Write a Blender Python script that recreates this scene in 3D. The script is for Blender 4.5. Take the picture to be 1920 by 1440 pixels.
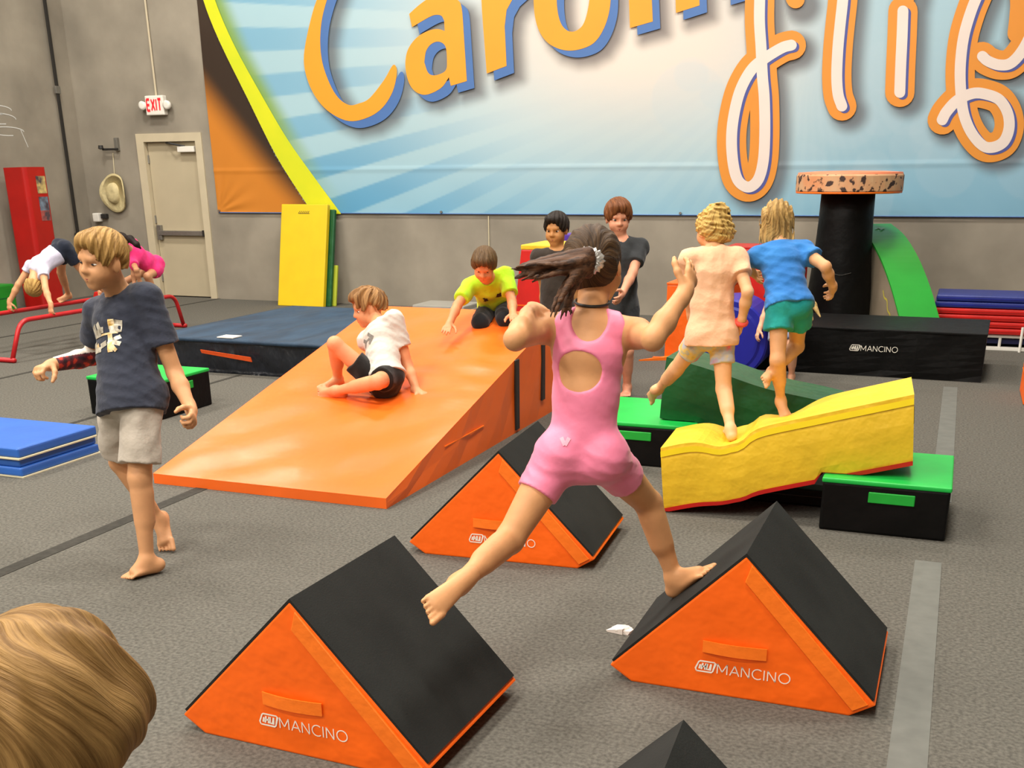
import bpy, bmesh, math, random
import numpy as np
from mathutils import Vector, Matrix, Euler
from mathutils.bvhtree import BVHTree

for o in list(bpy.data.objects):
    bpy.data.objects.remove(o)
SC = bpy.context.scene
COL = SC.collection
random.seed(4)

# ------------------------------------------------------------------ camera
# solved from the carpet seams (6 ft rolls), the door, the banner and the blocks
FPX, PIT, ROLL, PCX, PCY, YAW, CH = 2036.0, 0.3602, -0.0096, 960.0, 1085.0, 0.37855, 1.58
_F0 = np.array([0, math.cos(PIT), -math.sin(PIT)])
_U0 = np.array([0, math.sin(PIT), math.cos(PIT)])
_R0 = np.array([1.0, 0, 0])
_M = np.array([[math.cos(YAW), -math.sin(YAW), 0], [math.sin(YAW), math.cos(YAW), 0], [0, 0, 1]])
CR = _M @ (math.cos(ROLL) * _R0 + math.sin(ROLL) * _U0)
CU = _M @ (-math.sin(ROLL) * _R0 + math.cos(ROLL) * _U0)
CF = _M @ _F0
CAM = np.array([0, 0, CH])

def ray(x, y):
    return CF + (x - PCX) / FPX * CR - (y - PCY) / FPX * CU
def G(x, y, z=0.0):                     # pixel -> point on the level z
    d = ray(x, y); return CAM + d * (z - CH) / d[2]
def DY(x, y, Y):                        # pixel -> point on the plane Y
    d = ray(x, y); return CAM + d * Y / d[1]
def DZ(x, y, t):                        # pixel -> point at camera depth t
    return CAM + ray(x, y) * t
def proj(p):
    v = np.asarray(p) - CAM
    zc = v @ CF
    return PCX + FPX * (v @ CR) / zc, PCY - FPX * (v @ CU) / zc

cam_d = bpy.data.cameras.new('camera')
cam = bpy.data.objects.new('camera', cam_d)
COL.objects.link(cam)
m = Matrix(((CR[0], CU[0], -CF[0], 0), (CR[1], CU[1], -CF[1], 0), (CR[2], CU[2], -CF[2], CH), (0, 0, 0, 1)))
cam.matrix_world = m
cam_d.sensor_width = 36.0
cam_d.sensor_fit = 'HORIZONTAL'
cam_d.lens = FPX / 1920 * 36
cam_d.shift_y = (PCY - 720) / 1920
cam_d.clip_end = 100
SC.camera = cam

# ------------------------------------------------------------------ light
SC.view_settings.view_transform = 'Standard'
SC.view_settings.look = 'None'
SC.view_settings.gamma = 1.0
SC.view_settings.use_curve_mapping = False
SC.view_settings.exposure = -0.35
w = bpy.data.worlds.new('unlit_world'); SC.world = w
w.use_nodes = True
w.node_tree.nodes['Background'].inputs[0].default_value = (0, 0, 0, 1)
w.node_tree.nodes['Background'].inputs[1].default_value = 0.0

LAMP_W = 280.0
def area(name, loc, sx, sy, power, col=(1.0, 0.94, 0.86)):
    l = bpy.data.lights.new(name, 'AREA')
    l.shape = 'RECTANGLE'; l.size = sx; l.size_y = sy; l.energy = power; l.color = col
    o = bpy.data.objects.new(name, l); COL.objects.link(o); o.location = loc
    return o
# the hall's ceiling lamps: a regular grid of equal fittings, all above the frame
_n = 0
for x in (-9.0, -4.8, -0.6):
    for y in (-6.5, -2.5, 1.5, 5.5, 9.5):
        _n += 1
        area('high_bay_lamp_%02d_offscreen' % _n, (x, y, 6.9), 1.3, 0.6, LAMP_W)

# ------------------------------------------------------------------ helpers
def lin(c):
    return tuple(((v / 255.0) / 12.92 if v / 255.0 <= 0.04045 else ((v / 255.0 + 0.055) / 1.055) ** 2.4) for v in c) + (1.0,)

def mat(name, rgb, rough=0.6, var=0.0, vscale=8.0, bump=0.0, bscale=60.0, stretch=None, spec=0.5, metal=0.0,
        rgb2=None, sheen=0.0, emit=None, coat=0.0, attr=None, bump_dist=0.01, detail=4.0):
    """procedural principled material: noise between two tones plus a noise relief"""
    m = bpy.data.materials.new(name); m.use_nodes = True
    nt = m.node_tree; N = nt.nodes; L = nt.links
    b = N['Principled BSDF']
    b.inputs['Roughness'].default_value = rough
    b.inputs['Specular IOR Level'].default_value = spec
    b.inputs['Metallic'].default_value = metal
    if sheen: b.inputs['Sheen Weight'].default_value = sheen
    if coat:
        b.inputs['Coat Weight'].default_value = coat; b.inputs['Coat Roughness'].default_value = 0.25
    tc = N.new('ShaderNodeTexCoord')
    src = tc.outputs['Object']
    if stretch:
        mp = N.new('ShaderNodeMapping'); mp.inputs['Scale'].default_value = stretch
        L.new(src, mp.inputs['Vector']); src = mp.outputs['Vector']
    c1 = lin(rgb)
    if attr:
        a = N.new('ShaderNodeAttribute'); a.attribute_name = attr
        base = a.outputs['Color']
        if var:
            nz = N.new('ShaderNodeTexNoise'); nz.inputs['Scale'].default_value = vscale; nz.inputs['Detail'].default_value = detail
            L.new(src, nz.inputs['Vector'])
            mx = N.new('ShaderNodeMixRGB'); mx.blend_type = 'MULTIPLY'; mx.inputs[0].default_value = 1
            rp = N.new('ShaderNodeMapRange'); rp.inputs['From Min'].default_value = 0.3; rp.inputs['From Max'].default_value = 0.7
            rp.inputs['To Min'].default_value = 1 - var; rp.inputs['To Max'].default_value = 1 + var
            L.new(nz.outputs['Fac'], rp.inputs['Value'])
            L.new(base, mx.inputs[1]); L.new(rp.outputs['Result'], mx.inputs[2]); base = mx.outputs[0]
        L.new(base, b.inputs['Base Color'])
    elif var or rgb2:
        c2 = lin(rgb2) if rgb2 else tuple(max(0, v * (1 - var)) for v in c1[:3]) + (1,)
        if not rgb2: c1 = tuple(min(1, v * (1 + var)) for v in c1[:3]) + (1,)
        nz = N.new('ShaderNodeTexNoise'); nz.inputs['Scale'].default_value = vscale; nz.inputs['Detail'].default_value = detail
        L.new(src, nz.inputs['Vector'])
        cr = N.new('ShaderNodeValToRGB'); cr.color_ramp.elements[0].position = 0.33; cr.color_ramp.elements[1].position = 0.67
        cr.color_ramp.elements[0].color = c1; cr.color_ramp.elements[1].color = c2
        L.new(nz.outputs['Fac'], cr.inputs['Fac']); L.new(cr.outputs['Color'], b.inputs['Base Color'])
    else:
        b.inputs['Base Color'].default_value = c1
    if bump:
        nb = N.new('ShaderNodeTexNoise'); nb.inputs['Scale'].default_value = bscale; nb.inputs['Detail'].default_value = 3
        L.new(src, nb.inputs['Vector'])
        bp = N.new('ShaderNodeBump'); bp.inputs['Strength'].default_value = bump; bp.inputs['Distance'].default_value = bump_dist
        L.new(nb.outputs['Fac'], bp.inputs['Height']); L.new(bp.outputs['Normal'], b.inputs['Normal'])
    if emit:
        b.inputs['Emission Color'].default_value = c1; b.inputs['Emission Strength'].default_value = emit
    return m

def thing(name, label, cat, loc=(0, 0, 0), rot=(0, 0, 0), group=None):
    o = bpy.data.objects.new(name, None); COL.objects.link(o)
    o.empty_display_size = 0.1
    o.location = loc; o.rotation_euler = rot
    o['label'] = label; o['category'] = cat
    if group: o['group'] = group
    return o
def tag(o, label, cat, group=None):
    o['label'] = label; o['category'] = cat
    if group: o['group'] = group
    return o
def rootloc(o):
    while o.parent: o = o.parent
    return o.location.copy()
def link(name, me, mt, parent=None, label=None):
    o = bpy.data.objects.new(name, me); COL.objects.link(o)
    if mt is not None:
        for q in (mt if isinstance(mt, (list, tuple)) else [mt]): me.materials.append(q)
    if parent: o.parent = parent
    if label: o['label'] = label
    return o
def obj(name, bm, mt, parent=None, world=False, smooth=False, label=None, kind=None):
    """one mesh object from a bmesh; world=True: coordinates are world ones, moved into the root's frame"""
    if world and parent is not None:
        bmesh.ops.translate(bm, vec=-rootloc(parent), verts=bm.verts)
    bmesh.ops.recalc_face_normals(bm, faces=bm.faces)
    if smooth is True:
        for f in bm.faces: f.smooth = True
    me = bpy.data.meshes.new(name); bm.to_mesh(me); bm.free()
    o = link(name, me, mt, parent, label)
    if kind: o['kind'] = kind
    return o
def struct(name, bm, mt, parent=None, smooth=False):
    o = obj(name, bm, mt, parent, smooth=smooth)
    if parent is None: o['kind'] = 'structure'
    return o

def BM(): return bmesh.new()
def add_hexa(bm, c):
    """c: 8 corners, bottom loop of 4 then top loop of 4"""
    v = [bm.verts.new(tuple(p)) for p in c]
    fs = []
    for idx in ((3, 2, 1, 0), (4, 5, 6, 7), (0, 1, 5, 4), (1, 2, 6, 5), (2, 3, 7, 6), (3, 0, 4, 7)):
        fs.append(bm.faces.new([v[i] for i in idx]))
    return v, fs
def add_box(bm, lo, hi):
    x0, y0, z0 = lo; x1, y1, z1 = hi
    return add_hexa(bm, [(x0, y0, z0), (x1, y0, z0), (x1, y1, z0), (x0, y1, z0), (x0, y0, z1), (x1, y0, z1), (x1, y1, z1), (x0, y1, z1)])
def bevel(bm, off, seg=2):
    bmesh.ops.bevel(bm, geom=list(bm.edges), offset=off, segments=seg, profile=0.6, affect='EDGES', clamp_overlap=True)
def box(lo, hi, bev=0.0, seg=2):
    bm = BM(); add_box(bm, lo, hi)
    if bev: bevel(bm, bev, seg)
    return bm
def prism(pts, y0, y1, bev=0.0, seg=2):
    """profile in XZ extruded along Y"""
    bm = BM()
    a = [bm.verts.new((p[0], y0, p[1])) for p in pts]; b = [bm.verts.new((p[0], y1, p[1])) for p in pts]
    bm.faces.new(a); bm.faces.new(b[::-1])
    n = len(pts)
    for i in range(n): bm.faces.new((a[i], b[i], b[(i + 1) % n], a[(i + 1) % n]))
    if bev: bevel(bm, bev, seg)
    return bm
def add_tube(bm, pts, r, seg=12, cap=True, radii=None):
    pts = [Vector(p) for p in pts]; n = len(pts)
    up = Vector((0, 0, 1)); rings = []
    prev = None
    for i, p in enumerate(pts):
        t = (pts[min(i + 1, n - 1)] - pts[max(i - 1, 0)]).normalized()
        if prev is None:
            a = t.cross(up) if abs(t.dot(up)) < 0.95 else t.cross(Vector((1, 0, 0)))
        else:
            a = prev - t * prev.dot(t)
        a.normalize(); prev = a; b = t.cross(a)
        rr = radii[i] if radii else r
        rings.append([bm.verts.new(p + a * (rr * math.cos(2 * math.pi * k / seg)) + b * (rr * math.sin(2 * math.pi * k / seg))) for k in range(seg)])
    for i in range(n - 1):
        for k in range(seg):
            bm.faces.new((rings[i][k], rings[i][(k + 1) % seg], rings[i + 1][(k + 1) % seg], rings[i + 1][k]))
    if cap:
        bm.faces.new(rings[0][::-1]); bm.faces.new(rings[-1])
    return bm
def tube(pts, r, seg=12, radii=None): return add_tube(BM(), pts, r, seg, True, radii)
def round_path(pts, rad, n=6):
    pts = [Vector(p) for p in pts]; out = [pts[0]]
    for i in range(1, len(pts) - 1):
        p = pts[i]; a = (pts[i - 1] - p).normalized(); b = (pts[i + 1] - p).normalized()
        s, e = p + a * rad, p + b * rad
        for k in range(n + 1):
            t = k / n; out.append(s * (1 - t) ** 2 + p * 2 * t * (1 - t) + e * t * t)
    out.append(pts[-1]); return out
def lathe(prof, seg=32, center=(0, 0, 0), axis='Z'):
    bm = BM(); rings = []
    for r, z in prof:
        rings.append([bm.verts.new((r * math.cos(2 * math.pi * k / seg), r * math.sin(2 * math.pi * k / seg), z)) for k in range(seg)])
    for i in range(len(rings) - 1):
        for k in range(seg): bm.faces.new((rings[i][k], rings[i][(k + 1) % seg], rings[i + 1][(k + 1) % seg], rings[i + 1][k]))
    bm.faces.new(rings[0][::-1]); bm.faces.new(rings[-1])
    if axis == 'Y': bmesh.ops.rotate(bm, cent=(0, 0, 0), matrix=Matrix.Rotation(math.pi / 2, 3, 'X'), verts=bm.verts)
    bmesh.ops.translate(bm, vec=center, verts=bm.verts)
    return bm
def densify(pts, step):
    out = []
    for a, b in zip(pts[:-1], pts[1:]):
        a = np.array(a, float); b = np.array(b, float); n = max(1, int(np.linalg.norm(b - a) / step))
        for i in range(n): out.append(a + (b - a) * i / n)
    out.append(np.array(pts[-1], float)); return out
def smooth_poly(pts, n=8):
    """Catmull-Rom through 2D points"""
    P = [np.array(p, float) for p in pts]; P = [2 * P[0] - P[1]] + P + [2 * P[-1] - P[-2]]
    out = []
    for i in range(1, len(P) - 2):
        for k in range(n):
            t = k / n
            out.append(0.5 * (2 * P[i] + (P[i + 1] - P[i - 1]) * t + (2 * P[i - 1] - 5 * P[i] + 4 * P[i + 1] - P[i + 2]) * t * t + (3 * P[i] - P[i - 1] - 3 * P[i + 1] + P[i + 2]) * t ** 3))
    out.append(P[-2]); return out
def ribbon(bm, pts, width, to3, caps=False):
    """flat stroke of a given width along 2D points; to3 maps (u,v) to a 3D point"""
    P = [np.array(p, float) for p in pts]; n = len(P); L = []; R = []
    for i in range(n):
        t = P[min(i + 1, n - 1)] - P[max(i - 1, 0)]; t /= max(1e-9, np.linalg.norm(t)); nn = np.array([-t[1], t[0]])
        w = width / 2
        if 0 < i < n - 1:
            t1 = P[i] - P[i - 1]; t1 /= max(1e-9, np.linalg.norm(t1)); n1 = np.array([-t1[1], t1[0]])
            w = min(width, w / max(0.35, abs(nn @ n1)))
        L.append(bm.verts.new(tuple(to3(*(P[i] + nn * w))))); R.append(bm.verts.new(tuple(to3(*(P[i] - nn * w)))))
    for i in range(n - 1): bm.faces.new((L[i], R[i], R[i + 1], L[i + 1]))
    if caps:
        for q, sgn in ((0, -1), (n - 1, 1)):
            t = (P[1] - P[0]) if q == 0 else (P[-1] - P[-2]); t = t / max(1e-9, np.linalg.norm(t)) * sgn
            a0 = math.atan2(t[1], t[0]); vs = []
            for k in range(11):
                a = a0 - math.pi / 2 + math.pi * k / 10
                vs.append(bm.verts.new(tuple(to3(*(P[q] + width / 2 * np.array([math.cos(a), math.sin(a)]))))))
            bm.faces.new(vs)

LET = {'M': ([[(0, 0), (0, 1)], [(0, 1), (.45, .2)], [(.45, .2), (.9, 1)], [(.9, 1), (.9, 0)]], 1.12),
       'A': ([[(0, 0), (.42, 1)], [(.42, 1), (.84, 0)], [(.16, .33), (.68, .33)]], 1.0),
       'N': ([[(0, 0), (0, 1)], [(0, 1), (.7, 0)], [(.7, 0), (.7, 1)]], .95),
       'C': ([[(.48 + .5 * math.cos(a), .5 + .5 * math.sin(a)) for a in [math.radians(50 + 260 * k / 12) for k in range(13)]]], 1.0),
       'I': ([[(0, 0), (0, 1)]], .26),
       'O': ([[(.5 + .5 * math.cos(a), .5 + .5 * math.sin(a)) for a in [2 * math.pi * k / 16 for k in range(17)]]], 1.2),
       'E': ([[(0, 0), (0, 1)], [(0, 0), (.55, 0)], [(0, .5), (.5, .5)], [(0, 1), (.55, 1)]], .8),
       'X': ([[(0, 0), (.65, 1)], [(0, 1), (.65, 0)]], .9),
       'T': ([[(.3, 0), (.3, 1)], [(0, 1), (.6, 1)]], .7)}
def lettering(bm, text, h, th, to3, x=0.0):
    for ch in text:
        st, adv = LET[ch]
        for s in st: ribbon(bm, [(x + p[0] * h, p[1] * h) for p in s], th, to3)
        x += (adv + 0.06) * h
    return x
def maker_mark(bm, h, to3):
    """slanted rounded badge with a monogram, then the word"""
    out = [(0.10, 0), (0.0, .25), (.28, .95), (.42, 1.05), (1.75, 1.05), (1.85, .95), (1.62, .1), (1.5, 0), (.10, 0)]
    ribbon(bm, [(p[0] * h, p[1] * h) for p in out], .13 * h, to3)
    for s in ([(.55, .2), (.68, .85)], [(.62, .5), (.95, .55)], [(.88, .2), (1.0, .85)], [(1.1, .85), (1.02, .25), (1.35, .25), (1.45, .85)], [(.35, .25), (.45, .7)]):
        ribbon(bm, [(p[0] * h, p[1] * h) for p in s], .17 * h, to3)
    lettering(bm, 'MANCINO', h, .1 * h, to3, x=2.05 * h)
# ------------------------------------------------------------------ materials
M_carpet = mat('grey_carpet', (110, 107, 99), 0.95, rgb2=(82, 80, 74), vscale=75, bump=0.3, bscale=300, spec=0.1, detail=8)
M_seam = mat('dark_seam_tape', (62, 60, 55), 0.9, var=.15, vscale=30, spec=.15)
M_tape = mat('grey_floor_tape', (108, 109, 103), 0.75, var=.08, vscale=14, spec=.2)
M_wall = mat('painted_concrete', (158, 150, 135), 0.85, rgb2=(136, 129, 116), vscale=1.6, bump=.15, bscale=12, spec=.25, detail=6)
M_door = mat('cream_door_paint', (186, 174, 146), 0.5, var=.04, vscale=3)
M_frame = mat('cream_frame_paint', (200, 188, 160), 0.5, var=.04, vscale=5)
M_steel = mat('brushed_steel', (150, 148, 142), 0.35, var=.08, vscale=20, metal=.7)
M_dark = mat('dark_metal', (40, 38, 36), 0.5, var=.1, vscale=20)
M_white = mat('white_plastic', (235, 232, 222), 0.5, var=.03, vscale=12)
M_orange = mat('orange_vinyl', (255, 104, 2), 0.5, var=.05, vscale=3, bump=.35, bscale=7, bump_dist=.03)
M_orangef = mat('orange_flap_vinyl', (255, 122, 22), 0.5, var=.05, vscale=6, bump=.3, bscale=25)
M_wedge = mat('glossy_orange_vinyl', (255, 112, 34), 0.33, var=.05, vscale=2, bump=.25, bscale=4, bump_dist=.03)
M_black = mat('black_grip_fabric', (36, 37, 35), 0.85, var=.18, vscale=5, bump=.15, bscale=200, spec=.2)
M_blackv = mat('black_vinyl', (9, 9, 9), 0.5, var=.2, vscale=6, bump=.4, bscale=6, bump_dist=.03, spec=.18)
M_green = mat('bright_green_vinyl', (22, 185, 72), 0.4, var=.06, vscale=5, bump=.2, bscale=8)
M_dgreen = mat('dark_green_vinyl', (10, 84, 42), 0.36, var=.12, vscale=4, bump=.4, bscale=7, bump_dist=.03)
M_yellow = mat('yellow_vinyl', (236, 196, 40), 0.5, var=.06, vscale=5, bump=.45, bscale=9, bump_dist=.03)
M_yellow2 = mat('bright_yellow_band', (246, 218, 10), 0.5, var=.04, vscale=8)
M_ymat = mat('yellow_mat_vinyl', (226, 192, 8), 0.5, var=.04, vscale=4, bump=.15, bscale=8)
M_red = mat('red_vinyl', (205, 30, 24), 0.42, var=.1, vscale=5, bump=.3, bscale=8)
M_redp = mat('red_paint', (190, 24, 30), 0.4, var=.08, vscale=12)
M_redpad = mat('red_pad_vinyl', (172, 14, 8), 0.42, var=.12, vscale=3, bump=.2, bscale=5)
M_blue = mat('blue_mat_vinyl', (44, 100, 188), 0.42, var=.06, vscale=4, bump=.25, bscale=9)
M_navyt = mat('navy_mesh_fabric', (42, 68, 92), 0.7, rgb2=(30, 50, 70), vscale=6, bump=.5, bscale=7, bump_dist=.03, stretch=(1, .35, 1))
M_navys = mat('black_navy_vinyl', (24, 28, 36), 0.4, var=.15, vscale=5, bump=.8, bscale=6, bump_dist=.05, stretch=(1.5, 1, .6))
M_cream = mat('cream_strip', (214, 204, 170), 0.7, var=.05, vscale=9)
M_print = mat('white_print', (245, 240, 225), 0.6, var=.03, vscale=30)
M_bluedeep = mat('deep_blue_vinyl', (22, 28, 150), 0.42, var=.1, vscale=5)
M_purple = mat('purple_vinyl', (84, 50, 160), 0.45, var=.08, vscale=5)
M_grey = mat('grey_pad_vinyl', (160, 156, 146), 0.6, var=.06, vscale=6)
M_tan = mat('tan_side_vinyl', (140, 128, 108), 0.6, var=.08, vscale=6)
M_slide = mat('green_slide_vinyl', (36, 150, 48), 0.38, var=.06, vscale=3)
M_straw = mat('cream_straw', (205, 190, 142), 0.7, var=.1, vscale=25, bump=.3, bscale=80)
M_exit = mat('exit_red', (225, 40, 50), 0.5, var=.03, vscale=20, emit=.5)
M_limemat = mat('lime_mat_vinyl', (170, 180, 40), 0.5, var=.05, vscale=6)
M_paper = mat('white_paper', (235, 230, 220), 0.8, var=.04, vscale=30)

# ------------------------------------------------------------------ the hall
WY = 12.44; WX = -11.1
struct('floor', box((WX - .2, -9.2, -.06), (6.7, WY + .2, 0)), M_carpet)
for i, (x, wd, y0, y1) in enumerate([(-3.61, .075, -9, WY), (-5.44, .04, -9, WY), (-7.25, .045, -9, WY), (-9.12, .05, -9, WY)]):
    struct('trim_%d' % (i + 1), box((x - wd / 2, y0, 0), (x + wd / 2, y1 - .005, .002)), M_seam)
struct('trim_5', box((-.012, -9, 0), (.095, 4.70, .002)), M_tape)
struct('trim_6', box((.02, 5.66, 0), (.12, 8.9, .0015)), M_tape)
# back wall round the door opening
DX0, DX1, DH = -10.09, -9.20, 2.0
bm = BM()
add_box(bm, (WX - .2, WY, 0), (DX0, WY + .2, 7.2)); add_box(bm, (DX1, WY, 0), (6.7, WY + .2, 7.2)); add_box(bm, (DX0, WY, DH), (DX1, WY + .2, 7.2))
wb = struct('wall_back', bm, M_wall)
bm = BM(); add_box(bm, (WX - .2, -9, 0), (WX, WY, 7.2)); wl = struct('wall_left', bm, M_wall)
struct('wall_right', box((6.5, -9, 0), (6.7, WY, 7.2)), M_wall)
struct('wall_front', box((WX - .2, -9.2, 0), (6.7, -9, 7.2)), M_wall)
struct('ceiling', box((WX - .2, -9.2, 7.2), (6.7, WY + .2, 7.3)), mat('white_ceiling_paint', (225, 222, 214), .9, var=.02, vscale=2, spec=.2))
# faint chalk loops on the left wall
bm = BM()
def wl3(u, v): return (WX + .002, u, v)
for cy_, cz_, ry_, rz_ in ((11.1, 2.32, .22, .05), (11.12, 2.22, .25, .06), (11.2, 2.08, .27, .05)):
    ribbon(bm, [(cy_ + ry_ * math.cos(a), cz_ + rz_ * math.sin(a)) for a in [math.pi * 2 * k / 20 for k in range(17)]], .012, wl3)
ribbon(bm, [(10.9, 1.85), (10.95, 2.1)], .012, wl3); ribbon(bm, [(11.5, 1.9), (11.42, 2.1)], .012, wl3)
obj('chalk_mark', bm, mat('chalk', (205, 205, 200), .9, var=.05, vscale=40), wl, label='faint white chalk loops on the wall')

# door
dr = struct('door_1', box((DX0 + .045, WY + .05, .012), (DX1 - .045, WY + .095, DH - .045), .003, 1), M_door)
def dpart(n, bm, mt, label=None): return obj(n, bm, mt, dr, label=label)
bm = BM()
add_box(bm, (DX0 - .075, WY - .02, 0), (DX0 + .04, WY + .1, DH + .06)); add_box(bm, (DX1 - .04, WY - .02, 0), (DX1 + .06, WY + .1, DH + .06)); add_box(bm, (DX0 + .04, WY - .02, DH - .04), (DX1 - .04, WY + .1, DH + .06))
dpart('door_frame', bm, M_frame)
bm = BM(); add_box(bm, (DX0 + .10, WY - .005, .80), (DX1 - .07, WY + .045, .86)); bevel(bm, .006, 2)
pb = dpart('push_bar', bm, M_steel)
obj('latch_case', box((DX0 + .07, WY + .0, .74), (DX0 + .14, WY + .05, .93), .008), M_steel, pb)
obj('end_cap', box((DX1 - .085, WY - .01, .79), (DX1 - .06, WY + .05, .87), .005), M_dark, pb)
cl = dpart('door_closer', box((-9.53, WY - .02, 1.83), (-9.27, WY + .05, 1.90), .008), M_white)
obj('closer_arm', tube([(-9.42, WY + .0, 1.9), (-9.6, WY - .05, 1.935), (-9.72, WY + .02, 1.945)], .012, 8), M_dark, cl)
for z in (.25, 1.0, 1.75): dpart('hinge', tube([(DX0 + .045, WY + .04, z - .05), (DX0 + .045, WY + .04, z + .05)], .012, 8), M_steel)

# ------------------------------------------------------------------ banner with its print
BX0, BX1, BZ0, BZ1 = -9.0, 3.2, 1.095, 4.3
BY = WY - .012
def wall_px(px, py, off=0.0):
    p = DY(px, py, BY - off); return p
def wzxy(px, py):                       # photo pixel -> (X, Z) on the banner
    p = DY(px, py, BY); return np.array([p[0], p[2]])
z1 = lambda zx, zy: (560 + zx / 2.8235, zy / 2.8235)
z2 = lambda zx, zy: (1240 + zx / 2.8235, zy / 2.8235)
C_poly = [(630, -70), (600, -10), (584, 40), (572, 103), (577, 145), (595, 184), (622, 212), (656, 227), (690, 221), (718, 203), (738, 172), (746, 135), (739, 122), (722, 150), (695, 184), (675, 194), (656, 197), (635, 182), (618, 152), (605, 110), (603, 60), (612, 10), (640, -70)]
a_poly = [z1(*p) for p in [(590, 75), (640, 30), (690, -5), (740, -22), (800, -22), (845, 0), (868, 45), (880, 200), (895, 430), (810, 455), (800, 410), (760, 465), (690, 500), (640, 495), (600, 460), (577, 400), (570, 330), (585, 260), (630, 200), (690, 165), (740, 155), (778, 165), (775, 110), (760, 85), (730, 80), (690, 95), (605, 145)]]
a_hole = [z1(*p) for p in [(670, 330), (680, 270), (710, 232), (750, 222), (783, 250), (790, 330), (785, 370), (760, 390), (720, 400), (690, 385)]]
r_poly = [z1(*p) for p in [(965, -160), (975, 60), (1000, 390), (1105, 350), (1095, 140), (1105, 55), (1135, 0), (1190, -50), (1250, -80), (1240, -170), (1150, -150), (1090, -90), (1085, -160)]]
o_poly = [z1(*p) for p in [(1260, -160), (1248, -40), (1255, 90), (1285, 180), (1340, 240), (1420, 268), (1500, 260), (1570, 225), (1620, 150), (1650, 50), (1655, -60), (1640, -160), (1530, -160), (1545, -50), (1535, 50), (1510, 130), (1470, 165), (1430, 165), (1395, 130), (1375, 60), (1370, -40), (1385, -160)]]
l_poly = [z1(*p) for p in [(1745, -180), (1757, 150), (1878, 115), (1865, -180)]]
i_poly = [z2(*p) for p in [(75, -160), (80, 70), (205, 30), (200, -160)]]
n_poly = [z2(*p) for p in [(325, -160), (330, -8), (440, -40), (435, -160)]]
strokes = [smooth_poly([z2(*p) for p in s], 8) for s in (
    [(528, -170), (523, 0), (522, 120), (530, 250), (537, 400), (547, 520), (550, 700), (542, 850), (515, 950), (465, 990), (412, 960), (385, 880), (374, 750), (385, 620), (420, 480), (480, 370), (550, 310), (640, 255), (690, 240)],
    [(975, -170), (962, 0), (948, 130), (936, 260), (930, 400), (937, 500), (957, 562)],
    [(1280, 60), (1275, 200), (1268, 350), (1263, 490)],
    [(1740, -170), (1690, -60), (1640, 60), (1600, 200), (1583, 350), (1585, 480), (1600, 600), (1640, 700), (1700, 770), (1755, 780), (1812, 750), (1840, 680), (1833, 600), (1790, 530), (1720, 500), (1650, 495), (1570, 530), (1512, 590), (1487, 635)],
    [(1985, 60), (1960, 170), (1910, 270), (1850, 335), (1790, 345), (1730, 325), (1700, 300)])]
blobs = [smooth_poly([z2(*p) for p in s], 6) for s in ([(690, -90), (705, -20), (712, -2)], [(1310, -120), (1300, -50), (1282, 30)], [(1870, -120), (1893, 0), (1890, 90), (1880, 180)])]
nx, nz = 560, 150
gx = np.linspace(BX0, BX1, nx + 1); gz = np.linspace(BZ0, BZ1, nz + 1)
XX, ZZ = np.meshgrid(gx, gz, indexing='ij')
PX, PY = [], []
v = np.stack([XX, np.full_like(XX, BY), ZZ], -1) - CAM
zc = v @ CF; PX = PCX + FPX * (v @ CR) / zc; PY = PCY - FPX * (v @ CU) / zc
def sst(a, b, x):
    t = np.clip((x - a) / (b - a), 0, 1); return t * t * (3 - 2 * t)
def mixc(a, b, t): return a * (1 - t[..., None]) + b * t[..., None]
cc = lambda *c: np.array(lin(c)[:3])
# rays out of a pale centre
ang = np.degrees(np.arctan2(PY - 60, 1520 - PX))
rad = np.hypot(PX - 1520, PY - 60)
band = sst(.42, .58, .5 + .5 * np.sin(ang / 4.9 * 2 * np.pi + .6))
light_ = mixc(cc(176, 214, 226) * np.ones(3), cc(150, 200, 222), sst(250, 420, PY))
blue_ = mixc(cc(128, 186, 216) * np.ones(3), cc(92, 166, 208), sst(200, 400, PY))
colr = mixc(light_, blue_, band * (.10 + .90 * sst(1000, 560, PX - .5 * PY + 100)) * .9)
cen = np.exp(-(((PX - 1190) / 360) ** 2 + ((PY - 60) / 190) ** 2))
colr = mixc(colr, cc(238, 228, 216), np.clip(cen * 1.15, 0, 1))
right = sst(1350, 1750, PX)
colr = mixc(colr, mixc(cc(172, 206, 220) * np.ones(3), cc(134, 186, 212), sst(120, 400, PY)), right * .8)
rng = np.random.RandomState(3)
for _ in range(26):                       # pale printed discs
    bx, by, br = rng.uniform(1250, 1950), rng.uniform(120, 400), rng.uniform(25, 75)
    colr = mixc(colr, cc(190, 216, 228), .16 * sst(br, br - 5, np.hypot(PX - bx, PY - by)))
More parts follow.
